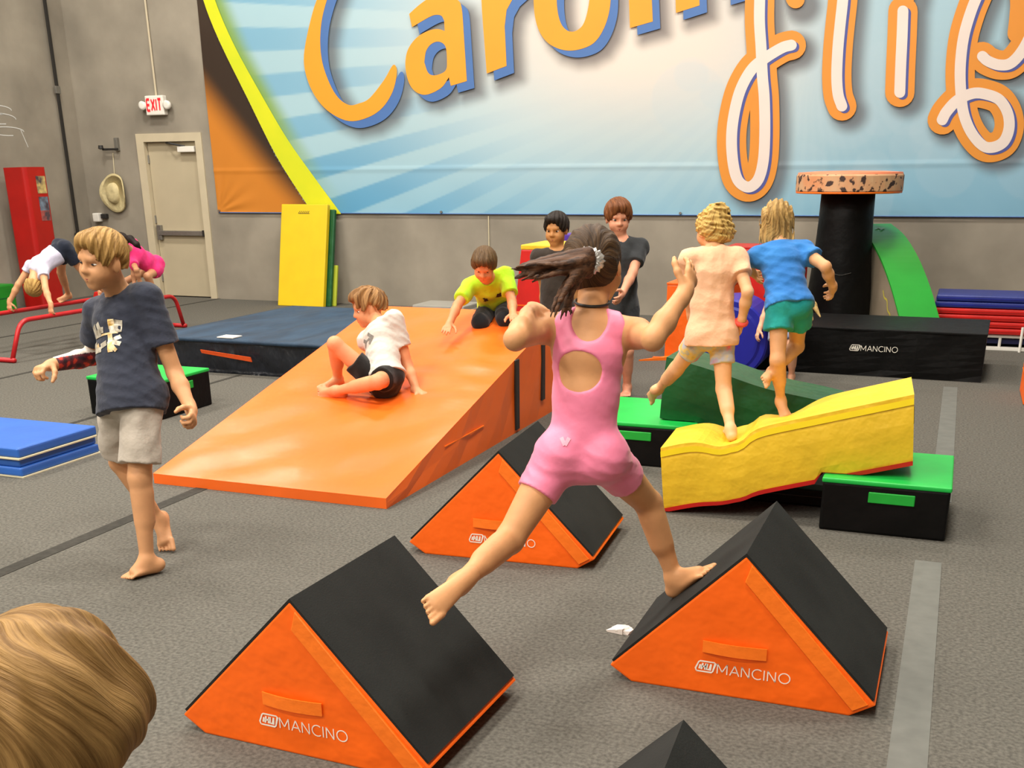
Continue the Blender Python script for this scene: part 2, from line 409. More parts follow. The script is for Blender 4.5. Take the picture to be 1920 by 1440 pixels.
# printed soft shadows round the letters
def segdist(poly, closed=False):
    d = np.full(PX.shape, 1e9)
    pts = list(poly) + ([poly[0]] if closed else [])
    for (x0, y0), (x1, y1) in zip(pts[:-1], pts[1:]):
        dx, dy = x1 - x0, y1 - y0; q = dx * dx + dy * dy + 1e-9
        t = np.clip(((PX - x0) * dx + (PY - y0) * dy) / q, 0, 1)
        d = np.minimum(d, np.hypot(PX - x0 - t * dx, PY - y0 - t * dy))
    return d
def inside(poly):
    r = np.zeros(PX.shape, bool); n = len(poly)
    for i in range(n):
        x0, y0 = poly[i]; x1, y1 = poly[(i + 1) % n]
        c = ((y0 > PY) != (y1 > PY)) & (PX < (x1 - x0) * (PY - y0) / (y1 - y0 + 1e-12) + x0)
        r ^= c
    return r
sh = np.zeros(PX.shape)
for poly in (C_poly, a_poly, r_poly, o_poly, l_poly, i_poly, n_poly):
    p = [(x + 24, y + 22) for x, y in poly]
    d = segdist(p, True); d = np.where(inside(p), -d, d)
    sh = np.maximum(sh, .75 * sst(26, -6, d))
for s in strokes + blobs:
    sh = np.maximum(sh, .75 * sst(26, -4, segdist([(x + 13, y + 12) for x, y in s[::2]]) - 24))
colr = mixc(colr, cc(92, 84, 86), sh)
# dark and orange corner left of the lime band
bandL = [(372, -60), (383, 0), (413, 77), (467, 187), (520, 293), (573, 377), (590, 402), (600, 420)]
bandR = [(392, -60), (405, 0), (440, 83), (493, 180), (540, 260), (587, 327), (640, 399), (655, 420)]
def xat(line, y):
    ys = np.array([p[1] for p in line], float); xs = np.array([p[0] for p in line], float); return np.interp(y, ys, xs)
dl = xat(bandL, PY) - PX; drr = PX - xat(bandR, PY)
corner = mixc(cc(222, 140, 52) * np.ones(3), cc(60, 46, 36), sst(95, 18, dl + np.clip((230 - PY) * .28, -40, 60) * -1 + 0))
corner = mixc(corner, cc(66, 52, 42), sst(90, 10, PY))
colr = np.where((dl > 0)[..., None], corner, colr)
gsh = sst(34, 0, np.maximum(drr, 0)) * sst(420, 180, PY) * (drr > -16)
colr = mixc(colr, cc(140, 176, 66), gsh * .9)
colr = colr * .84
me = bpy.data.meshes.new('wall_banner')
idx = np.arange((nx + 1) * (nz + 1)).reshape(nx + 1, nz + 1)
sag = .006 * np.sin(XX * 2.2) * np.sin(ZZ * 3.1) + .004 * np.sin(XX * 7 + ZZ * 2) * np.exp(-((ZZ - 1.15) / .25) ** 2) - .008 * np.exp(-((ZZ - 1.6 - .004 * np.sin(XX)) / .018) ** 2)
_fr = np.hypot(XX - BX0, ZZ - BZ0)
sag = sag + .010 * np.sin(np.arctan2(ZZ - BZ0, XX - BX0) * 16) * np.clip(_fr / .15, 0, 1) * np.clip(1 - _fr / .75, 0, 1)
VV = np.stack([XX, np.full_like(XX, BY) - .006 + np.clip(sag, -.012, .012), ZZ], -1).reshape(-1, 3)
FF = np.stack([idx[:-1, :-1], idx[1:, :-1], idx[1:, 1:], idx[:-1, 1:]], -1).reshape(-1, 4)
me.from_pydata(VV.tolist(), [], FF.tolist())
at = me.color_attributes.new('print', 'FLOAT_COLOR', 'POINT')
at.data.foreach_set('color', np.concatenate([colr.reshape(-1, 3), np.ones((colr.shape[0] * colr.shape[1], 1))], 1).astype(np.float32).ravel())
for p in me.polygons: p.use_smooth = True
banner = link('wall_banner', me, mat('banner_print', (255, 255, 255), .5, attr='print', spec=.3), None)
tag(banner, 'huge printed vinyl banner with orange lettering on blue rays, hung on the grey wall', 'banner')
def to_ban(off):
    cnt = [0]
    def fn(px, py):
        cnt[0] += 1; return DY(px, py, BY) * np.array([1, 0, 1]) + np.array([0, BY - .02 - off - cnt[0] * 2.5e-6, 0])
    return fn
def fill_poly(name, polys, off, mt, parent, label=None):
    cu = bpy.data.curves.new(name, 'CURVE'); cu.dimensions = '2D'; cu.fill_mode = 'BOTH'
    for poly in polys:
        s = cu.splines.new('POLY'); s.points.add(len(poly) - 1); s.use_cyclic_u = True
        for q, (px, py) in zip(s.points, poly):
            x, z = wzxy(px, py); q.co = (x, z, 0, 1)
    to = bpy.data.objects.new('tmp', cu); COL.objects.link(to)
    dg = bpy.context.evaluated_depsgraph_get(); me = bpy.data.meshes.new_from_object(to.evaluated_get(dg))
    bpy.data.objects.remove(to); bpy.data.curves.remove(cu)
    co = np.empty(len(me.vertices) * 3); me.vertices.foreach_get('co', co); co = co.reshape(-1, 3)
    co = np.stack([co[:, 0], np.full(len(co), BY - .02 - off), co[:, 1]], 1); me.vertices.foreach_set('co', co.ravel()); me.update()
    me.materials.clear()
    return link(name, me, mt, parent, label)
M_lorange = mat('letter_orange', (236, 156, 38), .5, var=.02, vscale=3)
M_lorange2 = mat('script_orange', (222, 142, 46), .5, var=.03, vscale=3)
M_lblue = mat('letter_blue', (72, 112, 172), .5, var=.03, vscale=3)
M_lindigo = mat('script_blue', (72, 82, 150), .5, var=.03, vscale=3)
M_lwhite = mat('script_white', (228, 214, 204), .5, var=.02, vscale=3)
M_lime = mat('lime_band', (222, 222, 28), .5, rgb2=(196, 212, 30), vscale=1.2)
pl = smooth_poly(bandL, 4); pr = smooth_poly(bandR, 4)
fill_poly('curved_band', [[tuple(p) for p in pl if p[1] < 401] + [(589, 401), (641, 401)] + [tuple(p) for p in pr[::-1] if p[1] < 400]], .001, M_lime, banner, 'lime yellow curved band')
def rnd(poly): return [tuple(p) for p in poly]
for nm, polys in (('letter_c', [rnd(smooth_poly(C_poly, 5))]), ('letter_a', [rnd(smooth_poly(a_poly[:8], 5))[:-1] + rnd(a_poly[7:11])[1:-1] + rnd(smooth_poly(a_poly[10:22], 5)) + rnd(smooth_poly(a_poly[22:], 5)), rnd(smooth_poly(a_hole + a_hole[:1], 5))[:-1]]),
                  ('letter_r', [r_poly]), ('letter_o', [rnd(smooth_poly(o_poly, 5))]), ('letter_l', [l_poly]), ('letter_i', [i_poly]), ('letter_n', [n_poly])):
    lt = fill_poly(nm, polys, .005, M_lorange, banner)
    fill_poly('letter_edge', [[(x + 14, y + 13) for x, y in p] for p in polys], .003, M_lblue, lt, 'blue lower edge')
bm = BM()
for s in strokes: ribbon(bm, s, 55, to_ban(.003), True)
for s in blobs: ribbon(bm, s, 34, to_ban(.003), True)
obj('script_outline', bm, M_lorange2, banner, label='orange outline of the script letters')
bm = BM()
for s in strokes: ribbon(bm, [p + np.array([5, 3.5]) for p in s], 20, to_ban(.005), True)
obj('script_shade', bm, M_lindigo, banner)
bm = BM()
for s in strokes: ribbon(bm, s, 20.5, to_ban(.007), True)
obj('script_letters', bm, M_lwhite, banner, label='white script letters')
bm = BM(); add_tube(bm, [(BX0 + .02, BY - .012, BZ0), (BX1, BY - .012, BZ0)], .006, 6)
obj('hem', bm, M_lblue, banner)
for x in (BX0 + .03, BX0 + 1.0, BX0 + 3.2, BX0 + 6.1): obj('grommet', tube([(x, BY - .008, BZ0 + .02), (x, BY - .03, BZ0 + .02)], .014, 10), M_steel, banner)
obj('hanging_cord', tube([wall_px(916, 405), wall_px(917, 470), DY(918, 560, WY - .02)], .006, 6), M_cream, banner, label='pale cord hanging below the banner')

# ------------------------------------------------------------------ things on the walls
p = DY(297, 198, WY)
ex = thing('exit_sign', 'white exit sign with red letters and two lamp heads above the door', 'exit sign', (p[0], WY, p[2]))
L_ = ex.location
obj('housing', box((-.14, -.08, -.115), (.14, 0, .115), .012), M_white, ex)
bm = BM(); lettering(bm, 'EXIT', .13, .03, lambda u, v: (-.115 + u * .62, -.083, -.06 + v)); obj('lettering', bm, M_exit, ex, label='red letters')
for s in (-1, 1):
    bm = lathe([(.02, 0), (.05, .03), (.055, .07), (.03, .075)], 16, (s * .19, -.02, .0), 'Y'); obj('lamp_head', bm, M_white, ex, smooth=True)
    obj('lamp_bracket', box((min(s * .12, s * .19), -.03, -.012), (max(s * .12, s * .19), -.01, .012)), M_white, ex)
cd = tag(obj('conduit', tube([(p[0] + .0, WY - .02, p[2] + .115), (p[0] - .02, WY - .02, 6.4)], .013, 8), M_frame), 'thin cream conduit running up the wall above the exit sign', 'conduit')
q = DY(213, 280, WY)
br = thing('wall_bracket', 'small dark steel bracket fixed on the wall above the straw hat', 'bracket', (q[0], WY, q[2]))
obj('arm', tube([(-.13, -.06, 0), (.12, -.06, 0)], .014, 8), M_dark, br); obj('post', box((.06, -.05, -.02), (.11, 0, .14), .006), M_steel, br)
obj('knob', lathe([(.015, 0), (.035, .01), (.03, .05)], 12, (-.13, -.09, 0)), M_dark, br)
q = DY(220, 362, WY)
hat = thing('straw_hat', 'round cream straw hat with curled brim hanging on the wall beside the door', 'hat', (q[0], WY, q[2]))
bm = lathe([(.215, 0.03), (.21, .055), (.17, .02), (.12, .03), (.11, .10), (.085, .125), (.03, .12)], 32, (0, 0, 0), 'Y')
bmesh.ops.scale(bm, vec=(.95, 1, 1.15), verts=bm.verts)
for v_ in bm.verts:
    if abs(v_.co.x) > .13: v_.co.y -= (abs(v_.co.x) - .13) * .9
obj('crown_and_brim', bm, M_straw, hat, smooth=True)
bm = BM(); add_tube(bm, [(.118 * math.cos(a) * .95, -.045, .118 * math.sin(a) * 1.15) for a in [math.pi * k / 14 for k in range(15)]], .008, 6); obj('band', bm, M_dark, hat, label='dark hat band')
obj('cord', tube([(0, -.01, .22), (.02, -.01, .50)], .006, 6), M_cream, hat)
q = DY(190, 408, WY)
cb = thing('wall_box', 'small white box with a dark knob on the wall below the straw hat', 'box', (q[0], WY, q[2]))
obj('case', box((-.07, -.09, -.05), (.03, 0, .06), .012), M_white, cb); obj('knob', box((.04, -.06, -.01), (.13, 0, .05), .012), M_dark, cb)

# red column pad in the left corner
rp = thing('column_pad', 'tall red vinyl pad standing upright against the pale wall, stickers near its top', 'pad', (-10.74, 11.02, 0))
prof = [(-.17, -.18), (.13, -.185), (.165, -.14), (.165, .15), (.12, .19), (-.17, .19)]
bm = BM()
a_ = [bm.verts.new((x, y, 0.0)) for x, y in prof]; b_ = [bm.verts.new((x, y, 1.66 + .02 * x)) for x, y in prof]
for i in range(6): bm.faces.new((a_[i], a_[(i + 1) % 6], b_[(i + 1) % 6], b_[i]))
bm.faces.new(a_); bevel(bm, .02, 2); obj('cover', bm, M_redpad, rp)
obj('core', prism([(-.14, 0.02), (.13, .02), (.13, 1.62), (-.14, 1.62)], -.15, .16, .02), M_dark, rp)
for k, (z, hgt, c) in enumerate(((1.46, .2, (214, 190, 120)), (1.24, .16, (120, 140, 160)), (1.10, .12, (190, 90, 80)))):
    bm = BM(); add_box(bm, (.160, -.02, z - hgt / 2), (.168, .13, z + hgt / 2))
    obj('sticker', bm, mat('sticker_%d' % k, c, .5, rgb2=(70, 60, 70), vscale=14), rp)
st = thing('hanging_strap', 'long black strap hanging down the pale wall beside the red pad', 'strap', (WX + .05, 12.1, 0.8))
obj('strap', box((-.01, -.024, 0), (.01, .024, 4.5), .004), M_dark, st)
obj('buckle', box((-.02, -.04, 1.75), (.02, .04, 1.84), .006), M_steel, st)
obj('end_knot', lathe([(.02, -.06), (.045, -.03), (.045, .03), (.02, .05)], 12), M_dark, st, smooth=True)
gb = thing('foam_block', 'green block on the carpet beside the red wall pad', 'block', (-10.93, 10.30, 0))
obj('body', box((-.15, -.3, 0), (.14, .3, .32), .02), mat('mid_green_vinyl', (20, 130, 30), .45, var=.08, vscale=6), gb)
obj('seam', box((-.152, -.302, .155), (.142, .302, .165)), M_dgreen, gb)

# ------------------------------------------------------------------ low parallel bars
RX = (-7.76, -8.36); RZ = .35
def rail(name, x, label):
    t = thing(name, label, 'gym bar', (x, 8.7, 0), group='low red bars')
    pth = round_path([(0, -1.24, .02), (0, -1.08, RZ), (0, 1.10, RZ), (0, 1.20, .02)], .11)
    obj('rail', tube(pth, .021, 12), M_redp, t, smooth=True)
    for y, x0, x1 in ((-1.24, -.52, .03), (1.20, -.25, .03)):
        obj('foot', tube([(x0, y, .022), (x1, y, .022)], .022, 10), M_redp, t, smooth=True)
        obj('foot_cap', tube([(x0, y, .022), (x0 - .015, y, .022)], .024, 10), M_dark, t)
    return t
rail('low_bar', RX[0], 'low red tubular bar standing nearer the navy crash mat')
rail('low_bar', RX[1], 'low red tubular bar farther from the navy crash mat')
rt = thing('red_wedge_block', 'small red block on the carpet behind the low bars', 'block', (-9.6, 10.9, 0))
obj('body', prism([(-.2, 0), (.2, 0), (.1, .24), (-.1, .24)], -.15, .15, .015), M_red, rt); obj('band', prism([(-.17, .06), (.17, .06), (.155, .1), (-.155, .1)], -.153, .153), M_redpad, rt)

# ------------------------------------------------------------------ leaning mats
def leaning(name, label, x0, x1, y0, hgt, thick, lean, mt, seams=2, smat=None):
    t = thing(name, label, 'mat', ((x0 + x1) / 2, y0, 0), (-lean, 0, 0), 'mats leaning on the wall')
    hw = (x1 - x0) / 2
    obj('body', box((-hw, 0, 0), (hw, thick, hgt), .012, 3), mt, t)
    for k in range(1, seams + 1):
        obj('seam', box((-hw - .002, -.002, hgt * k / (seams + 1) - .002), (hw + .002, thick + .002, hgt * k / (seams + 1) + .002)), smat or mt, t)
    return t
ym = leaning('leaning_mat', 'tall bright yellow mat leaning on the wall under the banner corner', -7.92, -7.26, 11.99, 1.235, .07, .22, M_ymat, 0)
bm = BM()
for k in range(6): ribbon(bm, [(-.075 + k * .026, 0), (-.055 + k * .026, .022)], .008, lambda u, v: (u - .0, -.002, 1.13 + v))
ribbon(bm, [(-.08, -.006), (.08, -.006)], .01, lambda u, v: (u, -.002, 1.13 + v)); obj('printed_mark', bm, mat('faded_print', (120, 105, 10), .6, var=.05, vscale=9), ym, label='faded dark maker print')
leaning('leaning_mat', 'dark green mat leaning on the wall behind the yellow mat', -7.86, -7.20, 12.068, 1.17, .05, .22, M_dgreen, 0)
leaning('leaning_mat', 'low lime mat leaning behind the yellow and green mats', -7.80, -7.16, 12.124, .50, .035, .22, M_limemat, 0)

# ------------------------------------------------------------------ navy crash mat
cm = thing('crash_mat', 'thick navy crash mat with black sides and an orange strap handle', 'crash mat', (-5.3, 8.72, 0))
def quilt(x0, x1, y0, y1, z, nx, ny, amp, seed):
    bm = BM(); rr = np.random.RandomState(seed); ph = rr.uniform(0, 6.28, (6, 2)); V = []
    for i in range(nx + 1):
        for j in range(ny + 1):
            x = x0 + (x1 - x0) * i / nx; y = y0 + (y1 - y0) * j / ny
            e = min(i, nx - i, j, ny - j) / 3.0; e = min(1, e)
            zz = z + amp * e * sum(math.sin(x * (3 + 2.1 * k) * (1 if k % 2 else -1) + y * (5 - k) + ph[k][0]) for k in range(6)) / 3
            V.append(bm.verts.new((x, y, zz)))
    for i in range(nx):
        for j in range(ny): bm.faces.new((V[i * (ny + 1) + j], V[(i + 1) * (ny + 1) + j], V[(i + 1) * (ny + 1) + j + 1], V[i * (ny + 1) + j + 1]))
    return bm
bm = BM(); add_box(bm, (-1.02, -1.10, 0), (1.0, 1.13, .265)); bmesh.ops.subdivide_edges(bm, edges=bm.edges, cuts=14, use_grid_fill=True)
for v_ in bm.verts:
    x, y, z = v_.co
    if .01 < z < .26: 
        wv = .012 * math.sin(x * 11 + z * 16) + .012 * math.sin(x * 23 - z * 9 + 1)
        if abs(y) > 1.0: v_.co.y += wv - (.02 if y > 0 else -.02) * (1 - z / .13 if z < .13 else 0)
        else: v_.co.x += .012 * math.sin(y * 13 + z * 14)
obj('side_cover', bm, M_navys, cm, smooth=True)
bm = quilt(-1.04, 1.02, -1.12, 1.15, .285, 40, 44, .012, 5)
ext = bmesh.ops.extrude_face_region(bm, geom=list(bm.faces)); bmesh.ops.translate(bm, vec=(0, 0, -.03), verts=[e for e in ext['geom'] if isinstance(e, bmesh.types.BMVert)])
obj('top_cover', bm, M_navyt, cm, smooth=True)
bm = BM(); add_hexa(bm, [(-.50, -1.13, .165), (-.01, -1.13, .115), (-.01, -1.12, .115), (-.50, -1.12, .165), (-.50, -1.145, .195), (-.01, -1.145, .155), (-.01, -1.135, .155), (-.50, -1.135, .195)])
obj('strap_handle', bm, mat('orange_webbing', (255, 96, 30), .7, var=.06, vscale=30), cm, label='orange strap handle')
obj('label_patch', box((-.36, -1.09, .292), (-.20, -.96, .300)), M_white, cm, label='white label')

# ------------------------------------------------------------------ orange wedge
wd = thing('incline_mat', 'large glossy orange wedge mat with black strips on its side', 'wedge mat', (-3.21, 4.60, 0))
WSL = .232
def wedge_z(Y): return .055 + WSL * (Y - 4.60)
bm = BM(); nxw, nyw = 28, 46; V = []
rr = np.random.RandomState(8)
for i in range(nxw + 1):
    for j in range(nyw + 1):
        x = -.71 + 1.42 * i / nxw; y = 2.6 * j / nyw
        e = min(1, min(i, nxw - i, j, nyw - j) / 3.0)
        d = 0.006 * math.sin(7 * x + 3 * y) + .004 * math.sin(-9 * x + 11 * y)
        d -= .012 * math.exp(-((y - 1.2 - .06 * math.sin(4 * x)) / .035) ** 2) * (.4 + .6 * (x > -.4))
        d += .008 * math.sin(26 * y + 6 * x) * math.exp(-((y - 1.55) / .3) ** 2) * (x > .0)
        V.append(bm.verts.new((x, y, .055 + WSL * y + d * e)))
for i in range(nxw):
    for j in range(nyw):
        k = i * (nyw + 1) + j; bm.faces.new((V[k], V[k + nyw + 1], V[k + nyw + 2], V[k + 1]))
obj('top_cover', bm, M_wedge, wd, smooth=True)
bm = BM()
def wq(pts): bm.faces.new([bm.verts.new(p) for p in pts])
for sx in (-.71, .71): 
    for j in range(12):
        y0, y1 = 2.6 * j / 12, 2.6 * (j + 1) / 12; b0 = .008 * math.sin(j * 2.1) * (1 if sx > 0 else -1); b1 = .008 * math.sin((j + 1) * 2.1) * (1 if sx > 0 else -1)
        wq([(sx, y0, 0), (sx, y1, 0), (sx + b1, y1, (.055 + WSL * y1) * .5), (sx + b0, y0, (.055 + WSL * y0) * .5)])
        wq([(sx + b0, y0, (.055 + WSL * y0) * .5), (sx + b1, y1, (.055 + WSL * y1) * .5), (sx, y1, .055 + WSL * y1), (sx, y0, .055 + WSL * y0)])
wq([(-.71, 0, 0), (.71, 0, 0), (.71, 0, .055), (-.71, 0, .055)]); wq([(-.71, 2.6, 0), (.71, 2.6, 0), (.71, 2.6, .055 + WSL * 2.6), (-.71, 2.6, .055 + WSL * 2.6)])
wq([(-.71, 0, 0), (.71, 0, 0), (.71, 2.6, 0), (-.71, 2.6, 0)])
bmesh.ops.remove_doubles(bm, verts=bm.verts, dist=1e-4)
obj('side_cover', bm, M_wedge, wd)
for y in (1.79, 2.27):
    zt = .055 + WSL * y
    obj('black_strip', box((.708, y - .03, .02 if y < 2 else .12), (.722, y + .03, zt - .005), .003, 1), M_dark, wd)
obj('fold_seam', box((.709, .7, .155), (.716, 1.25, .160)), M_orangef, wd)
# low grey pad at the wall behind the wedge
gp = thing('floor_pad', 'low pale grey pad on the carpet along the back wall', 'pad', (-5.55, 11.95, 0))
obj('body', box((-.33, -.25, 0), (.33, .25, .11), .015), M_grey, gp); obj('piping', box((-.332, -.252, .05), (.332, .252, .056)), M_white, gp)

# ------------------------------------------------------------------ triangle blocks
def tri_block(x, y, yaw, label, name='triangle_block'):
    t = thing(name, label, 'foam block', (x, y, 0), (0, 0, yaw), 'triangle blocks on the carpet')
    W, B, H_, LN, ZL = .42, .345, .475, .60, .048
    obj('body', prism([(-B, 0), (B, 0), (W, ZL), (0, H_), (-W, ZL)], 0, LN, .006, 2), M_orange, t, label='orange vinyl ends and base')
    n = math.hypot(W, H_ - ZL); nx_, nz_ = (H_ - ZL) / n, W / n
    for s in (-1, 1):
        o_ = .008
        pr_ = [(s * (W - .012), ZL + .012), (0, H_), (0, H_ + o_ / nz_), (s * (W - .012 + o_ * nx_), ZL + .012 + o_ * nz_)]
        obj('slope_pad', prism(pr_, .004, LN - .004), M_black, t, label='black grip slope')
    # flap along one slanted edge of the front
    e0 = np.array([.02, H_ - .022]); e1 = np.array([W - .022, ZL + .0]); d = (e1 - e0) / np.linalg.norm(e1 - e0); nn = np.array([-d[1], d[0]]) * -1
    q = [e0 + nn * -.0, e1, e1 + nn * .052 + d * -.01, e0 + nn * .052 + d * .03]
    if nn[0] > 0: q = [e0, e1, e1 - nn * .052 - d * .01, e0 - nn * .052 + d * .03]
    bm = BM(); add_hexa(bm, [(p[0], -.006, p[1]) for p in q] + [(p[0], .002, p[1]) for p in q]); bevel(bm, .002, 1)
    obj('flap', bm, M_orangef, t, label='sewn orange flap')
    bm = BM()
    for k in range(9):
        u0, u1 = -.115 + .2 * k / 9, -.115 + .2 * (k + 1) / 9
        b0 = .004 + .010 * math.sin(math.pi * k / 9); b1 = .004 + .010 * math.sin(math.pi * (k + 1) / 9)
        zc0, zc1 = .166 - .0 * k, .166
        add_hexa(bm, [(u0, -b0 - .003, zc0 - .02), (u1, -b1 - .003, zc1 - .02), (u1, -b1, zc1 - .02), (u0, -b0, zc0 - .02), (u0, -b0 - .003, zc0 + .02), (u1, -b1 - .003, zc1 + .02), (u1, -b1, zc1 + .02), (u0, -b0, zc0 + .02)])
    bmesh.ops.remove_doubles(bm, verts=bm.verts, dist=1e-5)
    obj('strap_handle', bm, M_orangef, t, label='orange strap handle')
    bm = BM(); maker_mark(bm, .034, lambda u, v: (-.135 + u, -.0025, .077 + v)); obj('lettering', bm, M_print, t, label='white printed maker name')
    return t
tri_block(-1.59, 2.34, math.radians(-1.8), 'black and orange triangle block under the leaping child\'s trailing foot', )
tri_block(-1.68, 4.08, math.radians(4.0), 'black and orange triangle block right beside the orange wedge mat')
tri_block(-.485, 3.14, math.radians(0), 'black and orange triangle block with a planted foot on it beside the white paper')
tri_block(-.39, 1.44, math.radians(3), 'triangle block of which only the black ridge shows at the floor tape')
ps = thing('crumpled_paper', 'scrap of crumpled white paper under a triangle block', 'paper', tuple(G(1166, 1184)))
bm = BM(); bmesh.ops.create_icosphere(bm, subdivisions=2, radius=.03); rr = random.Random(2)
for v_ in bm.verts: v_.co *= rr.uniform(.7, 1.15); v_.co.z = abs(v_.co.z) * .8; v_.co.x *= 1.5
obj('scrap', bm, M_paper, ps); bm = BM(); add_hexa(bm, [(-.05, -.02, .0), (.01, -.03, .0), (.02, .02, .0), (-.04, .02, .0), (-.055, -.02, .006), (.01, -.03, .022), (.02, .02, .016), (-.04, .02, .004)]); obj('fold', bm, M_paper, ps)

# ------------------------------------------------------------------ green-topped boxes
def green_box(x0, x1, y0, y1, h, label, handle='front', yaw=0, hx=0.0):
    cx_, cy_ = (x0 + x1) / 2, (y0 + y1) / 2
    t = thing('step_box', label, 'step box', (cx_, cy_, 0), (0, 0, yaw), 'green-topped step boxes')
    hw, hd = (x1 - x0) / 2, (y1 - y0) / 2
    bm = box((-hw, -hd, 0), (hw, hd, h - .02), .012, 2); obj('body', bm, M_blackv, t)
    bm = BM(); add_box(bm, (-hw - .004, -hd - .004, h - .024), (hw + .004, hd + .004, h)); bevel(bm, .009, 3); obj('top_panel', bm, M_green, t, label='bright green top')
    hz0, hz1 = h * .60, h * .80
    def hb(u0, u1): 
        if handle == 'front': return box((u0, -hd - .008, hz0), (u1, -hd + .002, hz1), .003, 1)
        return box((hw - .002, u0, hz0), (hw + .008, u1, hz1), .003, 1)
    obj('strap_handle', hb(hx - .10, hx + .10), mat('green_webbing', (18, 165, 50), .6, var=.05, vscale=20), t, label='green strap handle')
    return t
green_box(-5.53, -4.92, 5.94, 6.50, .265, 'green-topped black step box behind the child walking in navy', 'side', 0, -.02)
green_box(-1.87, -1.24, 5.84, 6.54, .245, 'green-topped black step box under the raised end of the dark green block', 'front', 0, -.02)
green_box(-.45, .10, 5.0, 5.62, .25, 'green-topped black step box under the raised end of the yellow block', 'front', 0, .03)
bb = thing('foam_block', 'plain black block on the carpet under the yellow block', 'block', (-.66, 5.55, 0))
obj('body', box((-.19, -.2, 0), (.19, .2, .085), .012), M_blackv, bb); obj('seam', box((-.192, -.202, .05), (.192, .202, .054)), M_dark, bb)

# ------------------------------------------------------------------ sagging yellow and dark green blocks
def nrm_(v): return v / np.linalg.norm(v)
def tilt_block(name, label, A, B_, hgt, depth, mats, sag=None, nl=22, band=None, rest=None):
    """long soft block: A, B_ = near bottom ends; depth along +Y"""
    A = np.array(A, float); B_ = np.array(B_, float)
    t = thing(name, label, 'foam block', (float(A[0]), float(A[1]), 0))
    d = (B_ - A); Ln = np.linalg.norm(d); d /= Ln
    up = np.cross(d, [0, 1, 0]); up = -up if up[2] < 0 else up; up = nrm_(up * .35 + np.array([0, 0, .65]))
    yv = nrm_(np.cross(up, d)); yv = yv if yv[1] > 0 else -yv
    O = np.array(t.location)
    def P(u, v, w_):
        s = sag(u, v) if sag else 0
        bul = .012 * math.sin(math.pi * w_) * (1 if v > .5 else -1)
        p = A + d * (u * Ln) + yv * (v * depth + bul * (0 if 0 < v < 1 else 1)) + up * (w_ * hgt) + np.array([0, 0, -s * (.35 + .65 * w_)])
        fl = .006
        if rest and rest[0] < p[0] < rest[1]: fl = rest[2]
        if p[2] < fl: p[2] = fl
        return p - O
    nv, nw = 8, 5
    def grid(fn, na, nb):
        bm = BM(); V = [[bm.verts.new(tuple(fn(i / na, j / nb))) for j in range(nb + 1)] for i in range(na + 1)]
        for i in range(na):
            for j in range(nb): bm.faces.new((V[i][j], V[i + 1][j], V[i + 1][j + 1], V[i][j + 1]))
        return bm
    bm = BM()
    for fn, na, nb in ((lambda a, b: P(a, b, 1), nl, nv), (lambda a, b: P(a, 0, b), nl, nw), (lambda a, b: P(a, 1, b), nl, nw), (lambda a, b: P(0, a, b), nv, nw), (lambda a, b: P(1, a, b), nv, nw)):
        V = [[bm.verts.new(tuple(fn(i / na, j / nb))) for j in range(nb + 1)] for i in range(na + 1)]
        for i in range(na):
            for j in range(nb): bm.faces.new((V[i][j], V[i + 1][j], V[i + 1][j + 1], V[i][j + 1]))
    bmesh.ops.remove_doubles(bm, verts=bm.verts, dist=1e-4)
    bo = obj('cover', bm, mats[0], t, smooth=False)
    for p in bo.data.polygons: p.use_smooth = False
    bm = grid(lambda a, b: P(a, b, 0) - np.array([0, 0, .002]), nl, nv)
    obj('underside', bm, mats[1], t)
    if band is not None:
        bm = grid(lambda a, b: P(a, -.004, band[0] + (band[1] - band[0]) * b) + np.array([0, -.004, 0]), nl, 2); obj('bright_band', bm, mats[2], t)
        bm = grid(lambda a, b: P(a, -.006, -.035 + .07 * b) + np.array([0, -.005, 0]), nl, 2); obj('lower_flap', bm, mats[1], t, label='red lower flap')
    return t, P, O
def ysag(u, v):
    return .085 * math.exp(-((u - .27) / .09) ** 2) * (.55 + .45 * math.cos((v - .55) * 2.4)) + .02 * math.exp(-((u - .34) / .03) ** 2) + .055 * v * math.exp(-((u - .50) / .10) ** 2)
yb, YP, YO = tilt_block('foam_block', 'long yellow block with a red underside, sagging under the child in the peach shirt', (-1.19, 5.02, .01), (-.075, 5.10, .325), .31, .46, (M_yellow, M_red, M_yellow2), ysag, 40, (.86, .95), (-.47, .2, .254))
q = [YP(1, v_, w_) + np.array([o_, 0, 0]) for o_ in (-.002, .006) for v_, w_ in ((.25, .5), (.42, .5), (.42, .75), (.25, .75))]
bm = BM(); add_hexa(bm, q); obj('end_mark', bm, M_dark, yb)
gbk, GP, GO = tilt_block('foam_block', 'long dark green block leaning with one end up on a step box', (-1.46, 5.96, .256), (-.36, 5.93, .02), .345, .40, (M_dgreen, M_dgreen), lambda u, v: .02 * math.exp(-((u - .5) / .2) ** 2), 22, None, (-2, -1.22, .250))

# ------------------------------------------------------------------ black beam
be = thing('foam_beam', 'long low black block with white maker name before the padded column', 'foam block', (-.57, 9.64, 0), (0, 0, math.radians(-2)))
bm = BM(); add_box(bm, (-.87, -.45, 0), (.87, .45, .36)); bmesh.ops.subdivide_edges(bm, edges=bm.edges, cuts=6, use_grid_fill=True)
for v_ in bm.verts:
    if v_.co.z > .02 and abs(v_.co.y) > .44: v_.co.y += .01 * math.sin(v_.co.x * 9 + v_.co.z * 8)
obj('body', bm, M_blackv, be)
obj('top_panel', box((-.875, -.455, .352), (.875, .455, .372), .006), M_blackv, be)
bm = BM(); maker_mark(bm, .042, lambda u, v: (-.13 + u, -.468, .20 + v)); obj('lettering', bm, M_print, be, label='white printed maker name')

